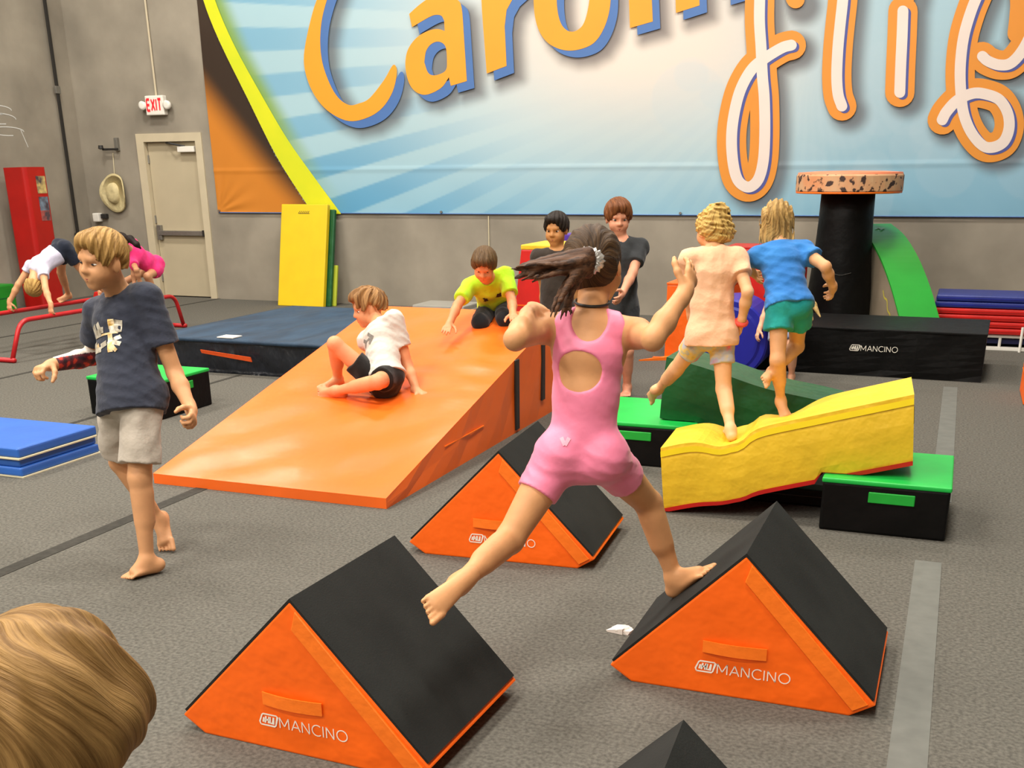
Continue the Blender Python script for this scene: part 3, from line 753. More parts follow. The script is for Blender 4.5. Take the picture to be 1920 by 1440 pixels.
# ------------------------------------------------------------------ padded column with round top
tw = thing('padded_column', 'tall black padded column with a round orange patterned cap', 'padded column', (-1.03, 11.25, 0))
obj('column', lathe([(.31, 0), (.31, .1), (.30, .4), (.265, .8), (.25, 1.1), (.245, 1.37)], 40), M_blackv, tw, smooth=True)
mp = mat('patterned_band', (206, 170, 128), .6, rgb2=(212, 144, 96), vscale=5)
nt = mp.node_tree; b = nt.nodes['Principled BSDF']; lk = b.inputs['Base Color'].links[0].from_socket
vz = nt.nodes.new('ShaderNodeTexNoise'); vz.inputs['Scale'].default_value = 15; vz.inputs['Detail'].default_value = 2; tc = nt.nodes.new('ShaderNodeTexCoord'); nt.links.new(tc.outputs['Object'], vz.inputs['Vector'])
cr = nt.nodes.new('ShaderNodeValToRGB'); cr.color_ramp.elements[0].position = .53; cr.color_ramp.elements[1].position = .58; cr.color_ramp.elements[0].color = (0, 0, 0, 1); cr.color_ramp.elements[1].color = (1, 1, 1, 1)
mx = nt.nodes.new('ShaderNodeMixRGB'); mx.inputs[2].default_value = lin((60, 40, 34)); nt.links.new(vz.outputs['Fac'], cr.inputs['Fac']); nt.links.new(cr.outputs['Color'], mx.inputs[0]); nt.links.new(lk, mx.inputs[1]); nt.links.new(mx.outputs[0], b.inputs['Base Color'])
obj('cap_band', lathe([(.475, 1.355), (.485, 1.37), (.485, 1.5), (.475, 1.515)], 48), mp, tw, label='tan band with dark print')
obj('cap_top', lathe([(.476, 1.513), (.47, 1.53), (.3, 1.54), (.01, 1.545)], 48), mat('salmon_top', (240, 140, 100), .5, var=.06, vscale=5), tw)
obj('cap_rim', lathe([(.470, 1.345), (.482, 1.350), (.482, 1.362), (.47, 1.366)], 48), M_orangef, tw)
for z, off in ((.62, 0), (.40, .1)):
    obj('scuff', tube([(.1 + .27 * math.sin(a) * .9 - .1, -.285 * math.cos(a * .9) - .01 + .0, z + .06 * abs(a - .1)) for a in [-.45 + .12 * k for k in range(9)]], .0025, 5), mat('pale_scuff', (70, 68, 64), .7, var=.05, vscale=9), tw)

# ------------------------------------------------------------------ green slide block
sl = thing('slide_block', 'curved green foam slide with tan sides behind the long black block', 'slide', (-.235, 10.50, 0), (0, 0, math.radians(23)))
sp = [(-.28, 0), (-.12, .16), (.08, .34), (.35, .56), (.7, .78), (1.1, .95), (1.5, 1.04), (1.58, 1.03), (1.60, 0)]
bm = BM(); top = smooth_poly(sp[:7], 5) + [np.array(sp[7]), np.array(sp[8])]
for s in (-.17, .17):
    bm.faces.new([bm.verts.new((s, p[0], p[1])) for p in top])
L2 = [bm.verts.new((-.17, p[0], p[1])) for p in top]; R2 = [bm.verts.new((.17, p[0], p[1])) for p in top]
bm.faces.new((L2[-1], L2[0], R2[0], R2[-1])); bm.faces.new((L2[-2], L2[-1], R2[-1], R2[-2]))
obj('side_cover', bm, M_tan, sl)
bm = BM(); prv = None
for p in top[:-1]:
    cur = (bm.verts.new((-.178, p[0], p[1] + .004)), bm.verts.new((.178, p[0], p[1] + .004)))
    if prv: bm.faces.new((prv[0], prv[1], cur[1], cur[0]))
    prv = cur
ext = bmesh.ops.extrude_face_region(bm, geom=list(bm.faces)); bmesh.ops.translate(bm, vec=(0, 0, -.02), verts=[e for e in ext['geom'] if isinstance(e, bmesh.types.BMVert)])
obj('sliding_surface', bm, M_slide, sl, label='green curved sliding surface', smooth=False)
bm = BM(); ribbon(bm, smooth_poly([(.55, .5), (.5, .44), (.42, .42), (.38, .34), (.3, .3), (.28, .2)], 5), .02, lambda u, v: (-.172, u, v)); obj('printed_squiggle', bm, mat('yellow_print', (190, 180, 70), .6, var=.05, vscale=9), sl)
bm = BM(); ribbon(bm, [(-.05, 1.28), (.0, 1.32), (.0, 1.26), (.05, 1.31)], .018, lambda u, v: (u, v, 1.012)); obj('printed_logo', bm, M_print, sl)

# ------------------------------------------------------------------ stacked mats on a cart
ct = thing('mat_cart', 'low white steel cart under a stack of folded mats', 'cart', (1.05, 11.35, 0))
for y in (-.42, .42):
    obj('frame_bar', tube([(-.75, y, .125), (1.3, y, .125)], .016, 8), M_white, ct)
    obj('base_bar', box((-.75, y - .03, 0), (1.3, y + .03, .03), .004), M_white, ct)
for x in (-.6, -.42 + .0, .9):
    if x == -.42: continue
    for y in (-.42, .42): obj('post', tube([(x, y, .03), (x, y, .125)], .013, 8), M_white, ct)
obj('post', tube([(-.43, -.50, .0), (-.43, -.50, .22)], .012, 8), M_white, ct)
obj('shelf', box((-.74, -.38, .05), (1.28, .38, .10), .01), mat('navy_shelf', (16, 20, 70), .5, var=.05, vscale=8), ct)
zz = .142
for k, (c, nm, lb) in enumerate((('r', 'red', 'bottom red mat of the stack on the white cart'), ('r', 'red', 'second red mat up in the stack on the white cart'), ('r', 'red', 'third red mat up in the stack on the white cart'), ('r', 'red', 'top red mat of the stack on the white cart'), ('b', 'blue', 'lower blue mat on top of the red mats'), ('b', 'blue', 'topmost blue mat of the stack on the white cart'))):
    t = thing('folding_mat', lb, 'mat', (1.05 + .01 * (k % 3), 11.35, zz), group='mats stacked on the cart')
    bm = BM(); add_box(bm, (-1.2, -.47, .002), (1.4, .12, .054)); bevel(bm, .014, 3); obj('panel', bm, M_red if c == 'r' else mat('navy_blue_vinyl', (34, 48, 128), .42, var=.1, vscale=5, bump=.2, bscale=8), t)
    obj('piping', box((-1.202, -.474, .026), (1.402, .124, .030)), M_redpad if c == 'r' else M_bluedeep, t); zz += .0565
ob = thing('foam_block', 'orange block standing past the end of the long black block', 'block', (.80, 8.6, 0))
obj('body', box((-.25, -.25, 0), (.3, .3, .36), .015), M_orange, ob); obj('seam', box((-.252, -.252, .17), (.302, .302, .176)), M_orangef, ob)

# ------------------------------------------------------------------ blocks behind the children
t = thing('vault_block', 'tall red tapered block with yellow top behind the child in the dark brown shirt', 'block', (-3.19, 9.25, 0))
obj('body', prism([(-.38, 0), (.38, 0), (.26, .95), (-.26, .95)], -.3, .3, .015), M_red, t); obj('top_panel', box((-.262, -.302, .945), (.262, .302, .985), .01), M_yellow, t)
obj('seam', prism([(-.345, .48), (.345, .48), (.343, .49), (-.343, .49)], -.303, .303), M_orange, t)
t = thing('vault_block', 'purple tapered block standing behind the two standing children', 'block', (-3.25, 10.15, 0))
obj('body', prism([(-.42, 0), (.36, 0), (.10, 1.03), (-.12, 1.03)], -.3, .3, .015), M_purple, t); obj('seam', prism([(-.275, .5), (.235, .5), (.232, .51), (-.272, .51)], -.303, .303), M_bluedeep, t)
t = thing('foam_block', 'orange cube block behind the child in the peach shirt', 'block', (-2.03, 9.78, 0))
obj('body', box((-.28, -.28, 0), (.28, .28, .64), .015), M_orange, t); obj('top_panel', box((-.282, -.282, .635), (.282, .282, .655), .006), M_orange, t)
t = thing('barrel_mat', 'round deep blue barrel mat behind the two climbing children', 'barrel mat', (-1.60, 8.62, .315))
obj('body', lathe([(.26, 0), (.30, 0), (.315, -.015), (.315, -.5), (.30, -.515)], 40, (0, 0, 0), 'Y'), M_bluedeep, t); obj('end_panel', lathe([(.01, .012), (.24, .010), (.26, .0)], 40, (0, 0, 0), 'Y'), M_bluedeep, t)
t = thing('vault_block', 'red block standing behind the blue barrel mat', 'block', (-1.62, 10.45, 0))
obj('body', box((-.34, -.25, 0), (.34, .25, .90), .015), M_red, t); obj('top_panel', box((-.342, -.252, .895), (.342, .252, .915), .006), M_redpad, t)
t = thing('floor_marker', 'flat orange marker lying on the carpet before the orange cube', 'floor marker', tuple(G(1228, 675)))
bm = BM(); add_hexa(bm, [(-.12, -.1, 0), (.12, .02, 0), (.10, .1, 0), (-.02, .06, 0), (-.12, -.1, .012), (.12, .02, .03), (.10, .1, .03), (-.02, .06, .012)]); obj('body', bm, M_orangef, t); obj('edge', box((-.02, -.01, .02), (.06, .03, .027)), M_orange, t)

# ------------------------------------------------------------------ folded blue mat at the left
t = thing('folding_mat', 'folded light blue panel mat with cream edging on the carpet by the seam tape', 'mat', (-5.55, 4.75, 0))
z = .004
for k, hgt in enumerate((.05, .05, .055)):
    bm = BM(); add_box(bm, (-.95, -.31 + .01 * (k % 2), z), (.86 - .015 * (k == 1), .31, z + hgt)); bevel(bm, .014, 3)
    obj('panel', bm, M_blue, t); z += hgt
    if k == 1:
        obj('cream_edging', box((-.93, -.318, z - .004), (.865, .30, z + .007), .002, 1), M_cream, t); z += .006
obj('cream_edging', box((-.93, -.315, 0), (.872, .31, .006)), M_cream, t)
obj('cream_flap', box((-.9, -.35, .095), (.55, -.30, .108), .003, 1), M_cream, t, label='cream flap of hook tape')
# ================================================================== people
# a body is one continuous surface: an implicit field of tapered limbs with smooth joins, meshed once
def nrm(v):
    v = np.asarray(v, float); return v / max(1e-9, np.linalg.norm(v))
class Field:
    def __init__(s, vox): s.vox = vox; s.ops = []
    def _add(s, fn, lo, hi, k, op): s.ops.append((fn, np.asarray(lo, float), np.asarray(hi, float), k, op)); return s
    def cone(s, a, b, ra, rb, k=.02, cuts=(), op='u'):
        a = np.asarray(a, float); b = np.asarray(b, float); d = b - a; q = max(d @ d, 1e-9)
        def fn(x, y, z):
            X, Y, Z = x - a[0], y - a[1], z - a[2]
            h = np.clip((X * d[0] + Y * d[1] + Z * d[2]) / q, 0, 1)
            r = np.sqrt((X - h * d[0]) ** 2 + (Y - h * d[1]) ** 2 + (Z - h * d[2]) ** 2) - (ra + h * (rb - ra))
            for p0, n in cuts: r = np.maximum(r, (x - p0[0]) * n[0] + (y - p0[1]) * n[1] + (z - p0[2]) * n[2])
            return r
        R = max(ra, rb); return s._add(fn, np.minimum(a, b) - R, np.maximum(a, b) + R, k, op)
    def econe(s, a, b, lat, w0, d0, w1, d1, k=.03, cuts=(), op='u'):
        """cone of elliptic section: half width w along lat, half depth d across it"""
        a = np.asarray(a, float); b = np.asarray(b, float); d = b - a; q = max(d @ d, 1e-9); lat = nrm(lat)
        def fn(x, y, z):
            X, Y, Z = x - a[0], y - a[1], z - a[2]
            h = np.clip((X * d[0] + Y * d[1] + Z * d[2]) / q, 0, 1)
            X = X - h * d[0]; Y = Y - h * d[1]; Z = Z - h * d[2]
            l = X * lat[0] + Y * lat[1] + Z * lat[2]; r2 = np.maximum(X * X + Y * Y + Z * Z - l * l, 0)
            W = w0 + h * (w1 - w0); D = d0 + h * (d1 - d0)
            kk = np.sqrt((l / W) ** 2 + r2 / D ** 2); k1 = np.sqrt((l / W ** 2) ** 2 + r2 / D ** 4) + 1e-6
            r = np.where(kk > .3, kk * (kk - 1) / k1, -.5 * np.minimum(W, D))
            for p0, n in cuts: r = np.maximum(r, (x - p0[0]) * n[0] + (y - p0[1]) * n[1] + (z - p0[2]) * n[2])
            return r
        R = max(w0, w1, d0, d1); return s._add(fn, np.minimum(a, b) - R, np.maximum(a, b) + R, k, op)
    def ell(s, c, rad, axes, k=.02, op='u', cuts=()):
        c = np.asarray(c, float); A = [nrm(v) for v in axes]; rad = list(rad)
        def fn(x, y, z):
            X, Y, Z = x - c[0], y - c[1], z - c[2]
            q = [X * v[0] + Y * v[1] + Z * v[2] for v in A]
            k0 = np.sqrt(sum((qi / ri) ** 2 for qi, ri in zip(q, rad))); k1 = np.sqrt(sum((qi / ri ** 2) ** 2 for qi, ri in zip(q, rad))) + 1e-6
            r = np.where(k0 > .2, k0 * (k0 - 1) / k1, -.8 * min(rad))
            for p0, n in cuts: r = np.maximum(r, (x - p0[0]) * n[0] + (y - p0[1]) * n[1] + (z - p0[2]) * n[2])
            return r
        R = max(rad); return s._add(fn, c - R, c + R, k, op)
    def plane(s, p0, n):                 # keep the side opposite n
        n = nrm(n); p0 = np.asarray(p0, float)
        s.ops.append((lambda x, y, z: (x - p0[0]) * n[0] + (y - p0[1]) * n[1] + (z - p0[2]) * n[2], None, None, 0, 'i')); return s
    def mesh(s, disp=None):
        vx = s.vox; U = [o for o in s.ops if o[4] == 'u']
        lo = np.min([o[1] for o in U], 0) - 3 * vx - .012; hi = np.max([o[2] for o in U], 0) + 3 * vx + .012
        n = np.ceil((hi - lo) / vx).astype(int) + 1
        ax = [lo[i] + vx * np.arange(n[i]) for i in range(3)]
        D = np.full(n, .2, np.float32)
        for fn, l, h, k, op in s.ops:
            if l is None: sl = (slice(0, n[0]), slice(0, n[1]), slice(0, n[2]))
            else:
                m_ = k + 2.5 * vx
                i0 = np.maximum(0, np.floor((l - m_ - lo) / vx).astype(int)); i1 = np.minimum(n, np.ceil((h + m_ - lo) / vx).astype(int) + 1)
                if np.any(i1 <= i0): continue
                sl = tuple(slice(a, b) for a, b in zip(i0, i1))
            f = fn(ax[0][sl[0]][:, None, None], ax[1][sl[1]][None, :, None], ax[2][sl[2]][None, None, :])
            A = D[sl]
            if op == 'u':
                hh = np.maximum(k - np.abs(A - f), 0) / k; D[sl] = np.minimum(A, f) - hh * hh * k / 4
            elif op == 's':
                f = -f; hh = np.maximum(k - np.abs(A - f), 0) / k; D[sl] = np.maximum(A, f) + hh * hh * k / 4
            else: D[sl] = np.maximum(A, f)
        if disp is not None:
            ii = np.nonzero(np.abs(D) < .03)
            D[ii] += disp(ax[0][ii[0]], ax[1][ii[1]], ax[2][ii[2]]).astype(np.float32)
        return surf_nets(D, lo, vx)
def surf_nets(D, lo, vx):
    I = D < 0; n = np.array(D.shape) - 1
    any_ = np.zeros(n, bool); all_ = np.ones(n, bool)
    offs = [(a, b, c) for a in (0, 1) for b in (0, 1) for c in (0, 1)]
    for a, b, c in offs:
        q = I[a:a + n[0], b:b + n[1], c:c + n[2]]; any_ |= q; all_ &= q
    cells = np.argwhere(any_ & ~all_)
    flat = np.ravel_multi_index(cells.T, n)
    val = np.stack([D[cells[:, 0] + a, cells[:, 1] + b, cells[:, 2] + c] for a, b, c in offs], 1)
    acc = np.zeros((len(cells), 3)); cnt = np.zeros(len(cells))
    O = np.array(offs, float)
    for i in range(8):
        for j in range(i + 1, 8):
            if np.abs(O[i] - O[j]).sum() != 1: continue
            vi, vj = val[:, i], val[:, j]; m_ = (vi < 0) != (vj < 0)
            t = np.where(m_, vi / np.where(m_, vi - vj, 1), 0)
            acc += (O[i] + (O[j] - O[i]) * t[:, None]) * m_[:, None]; cnt += m_
    V = lo + vx * (cells + acc / cnt[:, None])
    Fs = []
    for axis in range(3):
        a1, a2 = (axis + 1) % 3, (axis + 2) % 3
        s0 = [slice(None)] * 3; s1 = [slice(None)] * 3
        s0[axis] = slice(0, -1); s1[axis] = slice(1, None)
        A, B = I[tuple(s0)], I[tuple(s1)]
        e = np.argwhere(A != B)
        ok = (e[:, a1] > 0) & (e[:, a2] > 0) & (e[:, a1] < n[a1]) & (e[:, a2] < n[a2]); e = e[ok]
        inside = A[tuple(e.T)]
        def cell(d1, d2):
            c = e.copy(); c[:, a1] -= d1; c[:, a2] -= d2; return np.searchsorted(flat, np.ravel_multi_index(c.T, n))
        q = np.stack([cell(1, 1), cell(0, 1), cell(0, 0), cell(1, 0)], 1)
        q[~inside] = q[~inside][:, ::-1]; Fs.append(q)
    return V, np.concatenate(Fs)
def relax(V, F, it=1, lam=.5):
    e = np.concatenate([F[:, [0, 1]], F[:, [1, 2]], F[:, [2, 3]], F[:, [3, 0]]])
    for _ in range(it):
        acc = np.zeros_like(V); cnt = np.zeros(len(V))
        for a, b in ((0, 1), (1, 0)):
            np.add.at(acc, e[:, a], V[e[:, b]]); np.add.at(cnt, e[:, a], 1)
        V = V + lam * (acc / np.maximum(cnt, 1)[:, None] - V)
    return V
def link_np(name, V, F, mt, parent, label=None, color=None):
    me = bpy.data.meshes.new(name)
    L0 = np.array(rootloc(parent)) if parent else np.zeros(3)
    V = (V - L0).astype(np.float32); nf = len(F)
    me.vertices.add(len(V)); me.vertices.foreach_set('co', V.ravel())
    me.loops.add(nf * 4); me.loops.foreach_set('vertex_index', F.astype(np.int32).ravel())
    me.polygons.add(nf); me.polygons.foreach_set('loop_start', np.arange(0, nf * 4, 4, dtype=np.int32)); me.polygons.foreach_set('loop_total', np.full(nf, 4, np.int32))
    me.polygons.foreach_set('use_smooth', np.ones(nf, bool))
    me.update(calc_edges=True)
    if color is not None:
        at = me.color_attributes.new('tone', 'FLOAT_COLOR', 'POINT')
        at.data.foreach_set('color', np.concatenate([color, np.ones((len(V), 1))], 1).astype(np.float32).ravel())
    return link(name, me, mt, parent, label)

AWAY = np.array([-math.sin(YAW), math.cos(YAW), 0.0]); RIGHT = np.array([math.cos(YAW), math.sin(YAW), 0.0]); UP = np.array([0, 0, 1.0])
def face(th, pitch=0.0):                 # 0 = away from the camera, 90 = towards picture right, 180 = towards the camera
    a = math.radians(th); p = math.radians(pitch)
    return nrm((AWAY * math.cos(a) + RIGHT * math.sin(a)) * math.cos(p) + UP * math.sin(p))
def reach(parent, px, py, Ln, sgn):
    """point seen at the pixel, at bone length Ln from its parent joint; sgn + farther, - nearer"""
    d = ray(px, py); a = d @ d; b = d @ (parent - CAM); c = (parent - CAM) @ (parent - CAM) - Ln * Ln
    disc = b * b - a * c
    t = b / a if disc < 0 else (b + sgn * math.sqrt(disc)) / a
    return CAM + d * t
SKIN = {}
def skin(rgb):
    if rgb not in SKIN: SKIN[rgb] = mat('skin_%d_%d_%d' % rgb, rgb, .5, var=.06, vscale=14, spec=.3, bump=.06, bscale=60)
    return SKIN[rgb]
def hand(f, W, d, n, thumb, H, curl=.35, spread=1.0):
    """palm and five fingers; d: wrist to knuckles, n: the way the palm faces, thumb: side vector"""
    d = nrm(d); n = nrm(n - d * (n @ d)); l = nrm(thumb - d * (thumb @ d) - n * (thumb @ n)); s = H
    f.econe(W + d * .004 * s, W + d * .046 * s, l, .016 * s, .0125 * s, .0255 * s, .0105 * s, .012)
    f.cone(W - d * .02 * s, W + d * .01 * s, .0165 * s, .0155 * s, .014)
    for i, (ln, off) in enumerate(((.041, .0195), (.046, .0068), (.043, -.0062), (.034, -.0185))):
        p = W + d * (.047 - .004 * abs(i - 1.2)) * s + l * off * s; a = curl * .6
        dd = nrm(d + l * off * 4 * spread)
        for k, fr in enumerate((.44, .32, .26)):
            v = nrm(dd * math.cos(a) + n * math.sin(a)); q = p + v * ln * fr * s * 1.08
            f.cone(p, q, (.0066 - .0006 * k) * s, (.0060 - .0006 * k) * s, .005); p = q; a += curl * 1.15
    p = W + d * .012 * s + l * .018 * s + n * .003 * s; a = 0
    for k, ln in enumerate((.024, .02, .016)):
        v = nrm(d * (.62 + .16 * k) + l * (.75 - .3 * k) + n * (.25 + .5 * curl)); q = p + v * ln * s
        f.cone(p, q, (.0088 - .0011 * k) * s, (.0078 - .0011 * k) * s, .007); p = q
def foot(f, knee, ank, toe, H, side):
    s = H; d = toe - ank; leg = nrm(ank - knee); dn = leg - nrm(d) * (leg @ nrm(d)); dn = nrm(dn)
    ln = np.linalg.norm(d); fw = nrm(d - dn * (.012 * s))
    l = nrm(np.cross(fw, dn)) * side
    heel = ank + dn * .024 * s - fw * .022 * s; ball = toe - fw * .030 * s + dn * .006 * s
    f.cone(ank, heel, .0215 * s, .0205 * s, .02)
    f.econe(heel + fw * .02 * s, ball, l, .019 * s, .018 * s, .029 * s, .0115 * s, .025)
    f.cone(ank - dn * .004 * s, ball - dn * .008 * s, .021 * s, .012 * s, .02)
    for i in range(5):
        off = (-.0235 + .0118 * i); r = (.0084, .0062, .0058, .0055, .0052)[i]
        st = ball + l * off * s * -1; f.cone(st, st + fw * (.034 - .0035 * i) * s + dn * .003 * s, r * s, r * .9 * s, .003)

class Kid: pass
def pose(H, pel, neck, fp, fc, arms, legs, head, lens=None, fpv=None, fcv=None, shw=.100, hipw=.044, tr=.047):
    """joints in the world from pixels and bone lengths (shares of the height H)"""
    K = Kid(); K.H = H; K.tr = tr
    K.pel = DZ(*pel); K.nb = reach(K.pel, neck[0], neck[1], .295 * H * (neck[3] if len(neck) > 3 else 1), neck[2])
    up = nrm(K.nb - K.pel)
    def frame(v):
        v = nrm(v - up * (v @ up)); return v, nrm(np.cross(v, up))
    K.fp, K.rp = frame(face(fp) if fpv is None else np.array(fpv)); K.fc, K.rc = frame(face(fc) if fcv is None else np.array(fcv)); K.up = up
    K.hip = {'R': K.pel + K.rp * hipw * H - up * .012 * H, 'L': K.pel - K.rp * hipw * H - up * .012 * H}
    K.sh = {'R': K.nb + K.rc * shw * H - up * .034 * H, 'L': K.nb - K.rc * shw * H - up * .034 * H}
    K.el, K.wr, K.tip, K.kn, K.an, K.to, K.hp = {}, {}, {}, {}, {}, {}, {}
    for s_ in 'RL':
        a = arms[s_]
        K.el[s_] = reach(K.sh[s_], a[0][0], a[0][1], .172 * H, a[0][2])
        K.wr[s_] = reach(K.el[s_], a[1][0], a[1][1], .142 * H, a[1][2])
        K.tip[s_] = reach(K.wr[s_], a[2][0], a[2][1], .098 * H, a[2][2]); K.hp[s_] = a[3] if len(a) > 3 else {}
        g = legs[s_]
        K.kn[s_] = reach(K.hip[s_], g[0][0], g[0][1], .232 * H, g[0][2])
        K.an[s_] = reach(K.kn[s_], g[1][0], g[1][1], .222 * H, g[1][2])
        K.to[s_] = reach(K.an[s_], g[2][0], g[2][1], .122 * H, g[2][2])
    K.hh = head.get('size', .158) * H
    K.hc = reach(K.nb, head['px'], head['py'], head.get('len', .118) * H, head.get('s', 1))
    K.hf = face(head['th'], head.get('pitch', 0)); u = nrm(head.get('up', K.hc - K.nb)); K.hu = nrm(u - K.hf * (u @ K.hf)); K.hr = nrm(np.cross(K.hf, K.hu))
    return K
def hl(K, x, y, z): return K.hc + (K.hr * x + K.hf * y + K.hu * z) * K.hh
def torso(f, K, g=0.0, k=.035, belly=1.0):
    H = K.H; up = K.up; wst = K.pel + (K.nb - K.pel) * .42; ch = K.pel + (K.nb - K.pel) * .74
    rm = nrm(K.rp + K.rc)
    f.econe(K.pel - up * .015 * H, wst, K.rp, .078 * H + g, .062 * H + g, .068 * H * belly + g, .056 * H * belly + g, k)
    f.econe(wst, ch, rm, .068 * H * belly + g, .056 * H * belly + g, .080 * H + g, .058 * H + g, k)
    f.econe(ch, K.nb - up * .045 * H, K.rc, .080 * H + g, .058 * H + g, .072 * H + g, .045 * H + g, k)
def body_field(K, vox, feet=True):
    H = K.H; f = Field(vox); torso(f, K)
    for s_, sg in (('R', 1), ('L', -1)):
        f.cone(K.nb - K.up * .012 * H, K.sh[s_], .030 * H, .033 * H, .03)
        e, w_, sh = K.el[s_], K.wr[s_], K.sh[s_]
        f.cone(sh, e, .0315 * H, .0235 * H, .02); fd = w_ - e
        f.cone(e, e + fd * .35, .0235 * H, .0245 * H, .015); f.cone(e + fd * .35, w_, .0245 * H, .0160 * H, .015)
        hd = K.tip[s_] - w_; o = K.hp[s_]
        nrm_ = o.get('n'); nrm_ = np.array(nrm_, float) if nrm_ is not None else -K.rc * sg
        th = o.get('th'); th = np.array(th, float) if th is not None else K.fc
        hand(f, w_, hd, nrm_, th, H, o.get('curl', .35))
        hp, kn, an = K.hip[s_], K.kn[s_], K.an[s_]
        f.cone(hp, kn, K.tr * H, .0325 * H, .035); f.ell(hp - K.fp * .022 * H + K.up * .004 * H, (K.tr * H,) * 3, ((1, 0, 0), (0, 1, 0), (0, 0, 1)), .03)
        sd = an - kn; f.cone(kn, an, .0325 * H, .0195 * H, .02)
        # calf muscle sits behind the shank
        td = nrm(kn - hp); bk = td - nrm(sd) * (td @ nrm(sd)); bk = nrm(bk) if np.linalg.norm(bk) > .12 else -K.fp
        back = bk if bk @ K.fp < 0 or np.linalg.norm(td - nrm(sd)) > .3 else -K.fp
        back = nrm((K.hip[s_] - kn) + (an - kn)) if abs(td @ nrm(sd)) < .93 else -K.fp
        f.cone(kn + sd * .18 + back * .008 * H, kn + sd * .5 + back * .010 * H, .028 * H, .026 * H, .025)
        foot(f, kn, an, K.to[s_], H, sg)
    # neck and head
    f.cone(K.nb - K.up * .02 * H, hl(K, 0, -.10, -.20), .036 * H, .035 * H, .025)
    A = (K.hr, K.hf, K.hu); h = K.hh
    f.ell(hl(K, 0, -.055, .13), (.335 * h, .415 * h, .365 * h), A, .02)
    f.ell(hl(K, 0, .085, -.14), (.275 * h, .275 * h, .335 * h), A, .03)
    f.cone(hl(K, -.03, .235, -.405), hl(K, .03, .235, -.405), .075 * h, .075 * h, .03)
    for s in (-1, 1):
        f.ell(hl(K, s * .155, .215, -.19), (.11 * h,) * 3, A, .03)
        f.ell(hl(K, s * .335, -.04, -.06), (.035 * h, .085 * h, .13 * h), A, .01)
        f.ell(hl(K, s * .135, .375, -.005), (.085 * h, .06 * h, .055 * h), A, .02, 's')
    f.cone(hl(K, -.13, .315, .075), hl(K, .13, .315, .075), .05 * h, .05 * h, .02)
    f.cone(hl(K, 0, .34, .02), hl(K, 0, .405, -.125), .03 * h, .052 * h, .012)
    for s in (-1, 1): f.ell(hl(K, s * .045, .37, -.14), (.04 * h,) * 3, A, .01)
    f.cone(hl(K, -.065, .322, -.255), hl(K, .065, .322, -.255), .034 * h, .034 * h, .012)
    f.cone(hl(K, -.05, .315, -.30), hl(K, .05, .315, -.30), .036 * h, .036 * h, .012)
    return f
def ball(c, r, axes=None, rad=None, nu=14, nv=9):
    bm = BM(); bmesh.ops.create_uvsphere(bm, u_segments=nu, v_segments=nv, radius=1.0)
    A = np.array(axes if axes is not None else np.eye(3)).T; rad = rad or (r, r, r)
    for v in bm.verts:
        q = A @ (np.array(v.co) * np.array(rad)); v.co = Vector(q + np.asarray(c))
    return bm
M_eye = mat('eye_white', (232, 226, 218), .3, var=.02, vscale=40)
M_lip = mat('lip_skin', (176, 92, 80), .5, var=.05, vscale=40)
IRIS = {}
def face_parts(K, root, bodyo, iris=(70, 52, 38), brow=(110, 84, 52), closed=.0):
    h = K.hh; A = (K.hr, K.hf, K.hu)
    mi = IRIS.setdefault(iris, mat('iris_%d' % len(IRIS), iris, .25, var=.1, vscale=50)); mb = mat('brow', brow, .8, var=.15, vscale=60)
    for s in (-1, 1):
        e = obj('eye', ball(hl(K, s * .138, .268, -.008), 0, A, (.072 * h, .062 * h, (.045 - .02 * closed) * h)), M_eye, root, True, True)
        obj('iris', ball(hl(K, s * .138 , .322, -.012), 0, A, (.036 * h, .012 * h, (.034 - .014 * closed) * h), 10, 6), mi, e, True, True)
        bm = BM(); add_tube(bm, [hl(K, s * x, y, z) for x, y, z in ((.055, .345, .075), (.11, .345, .095), (.17, .325, .095), (.225, .275, .072))], .012 * h, 6, True, [.014 * h, .018 * h, .016 * h, .008 * h])
        obj('eyebrow', bm, mb, root, True, True)
        bm = BM(); add_tube(bm, [hl(K, s * x, y, z) for x, y, z in ((.07, .318, .022), (.135, .332, .04), (.205, .29, .02))], .01 * h, 6, True, [.007 * h, .012 * h, .007 * h]); obj('eyelash', bm, mb, root, True, True)
    bm = BM(); add_tube(bm, [hl(K, x, y, z) for x, y, z in ((-.095, .318, -.272), (-.04, .352, -.268), (0, .356, -.276), (.04, .352, -.268), (.095, .318, -.272))], .012 * h, 6, True, [.008 * h, .018 * h, .02 * h, .018 * h, .008 * h])
    add_tube(bm, [hl(K, x, y, z) for x, y, z in ((-.08, .315, -.29), (0, .35, -.305), (.08, .315, -.29))], .014 * h, 6, True, [.008 * h, .022 * h, .008 * h])
    obj('mouth', bm, M_lip, root, True, True)
HAIRM = {}
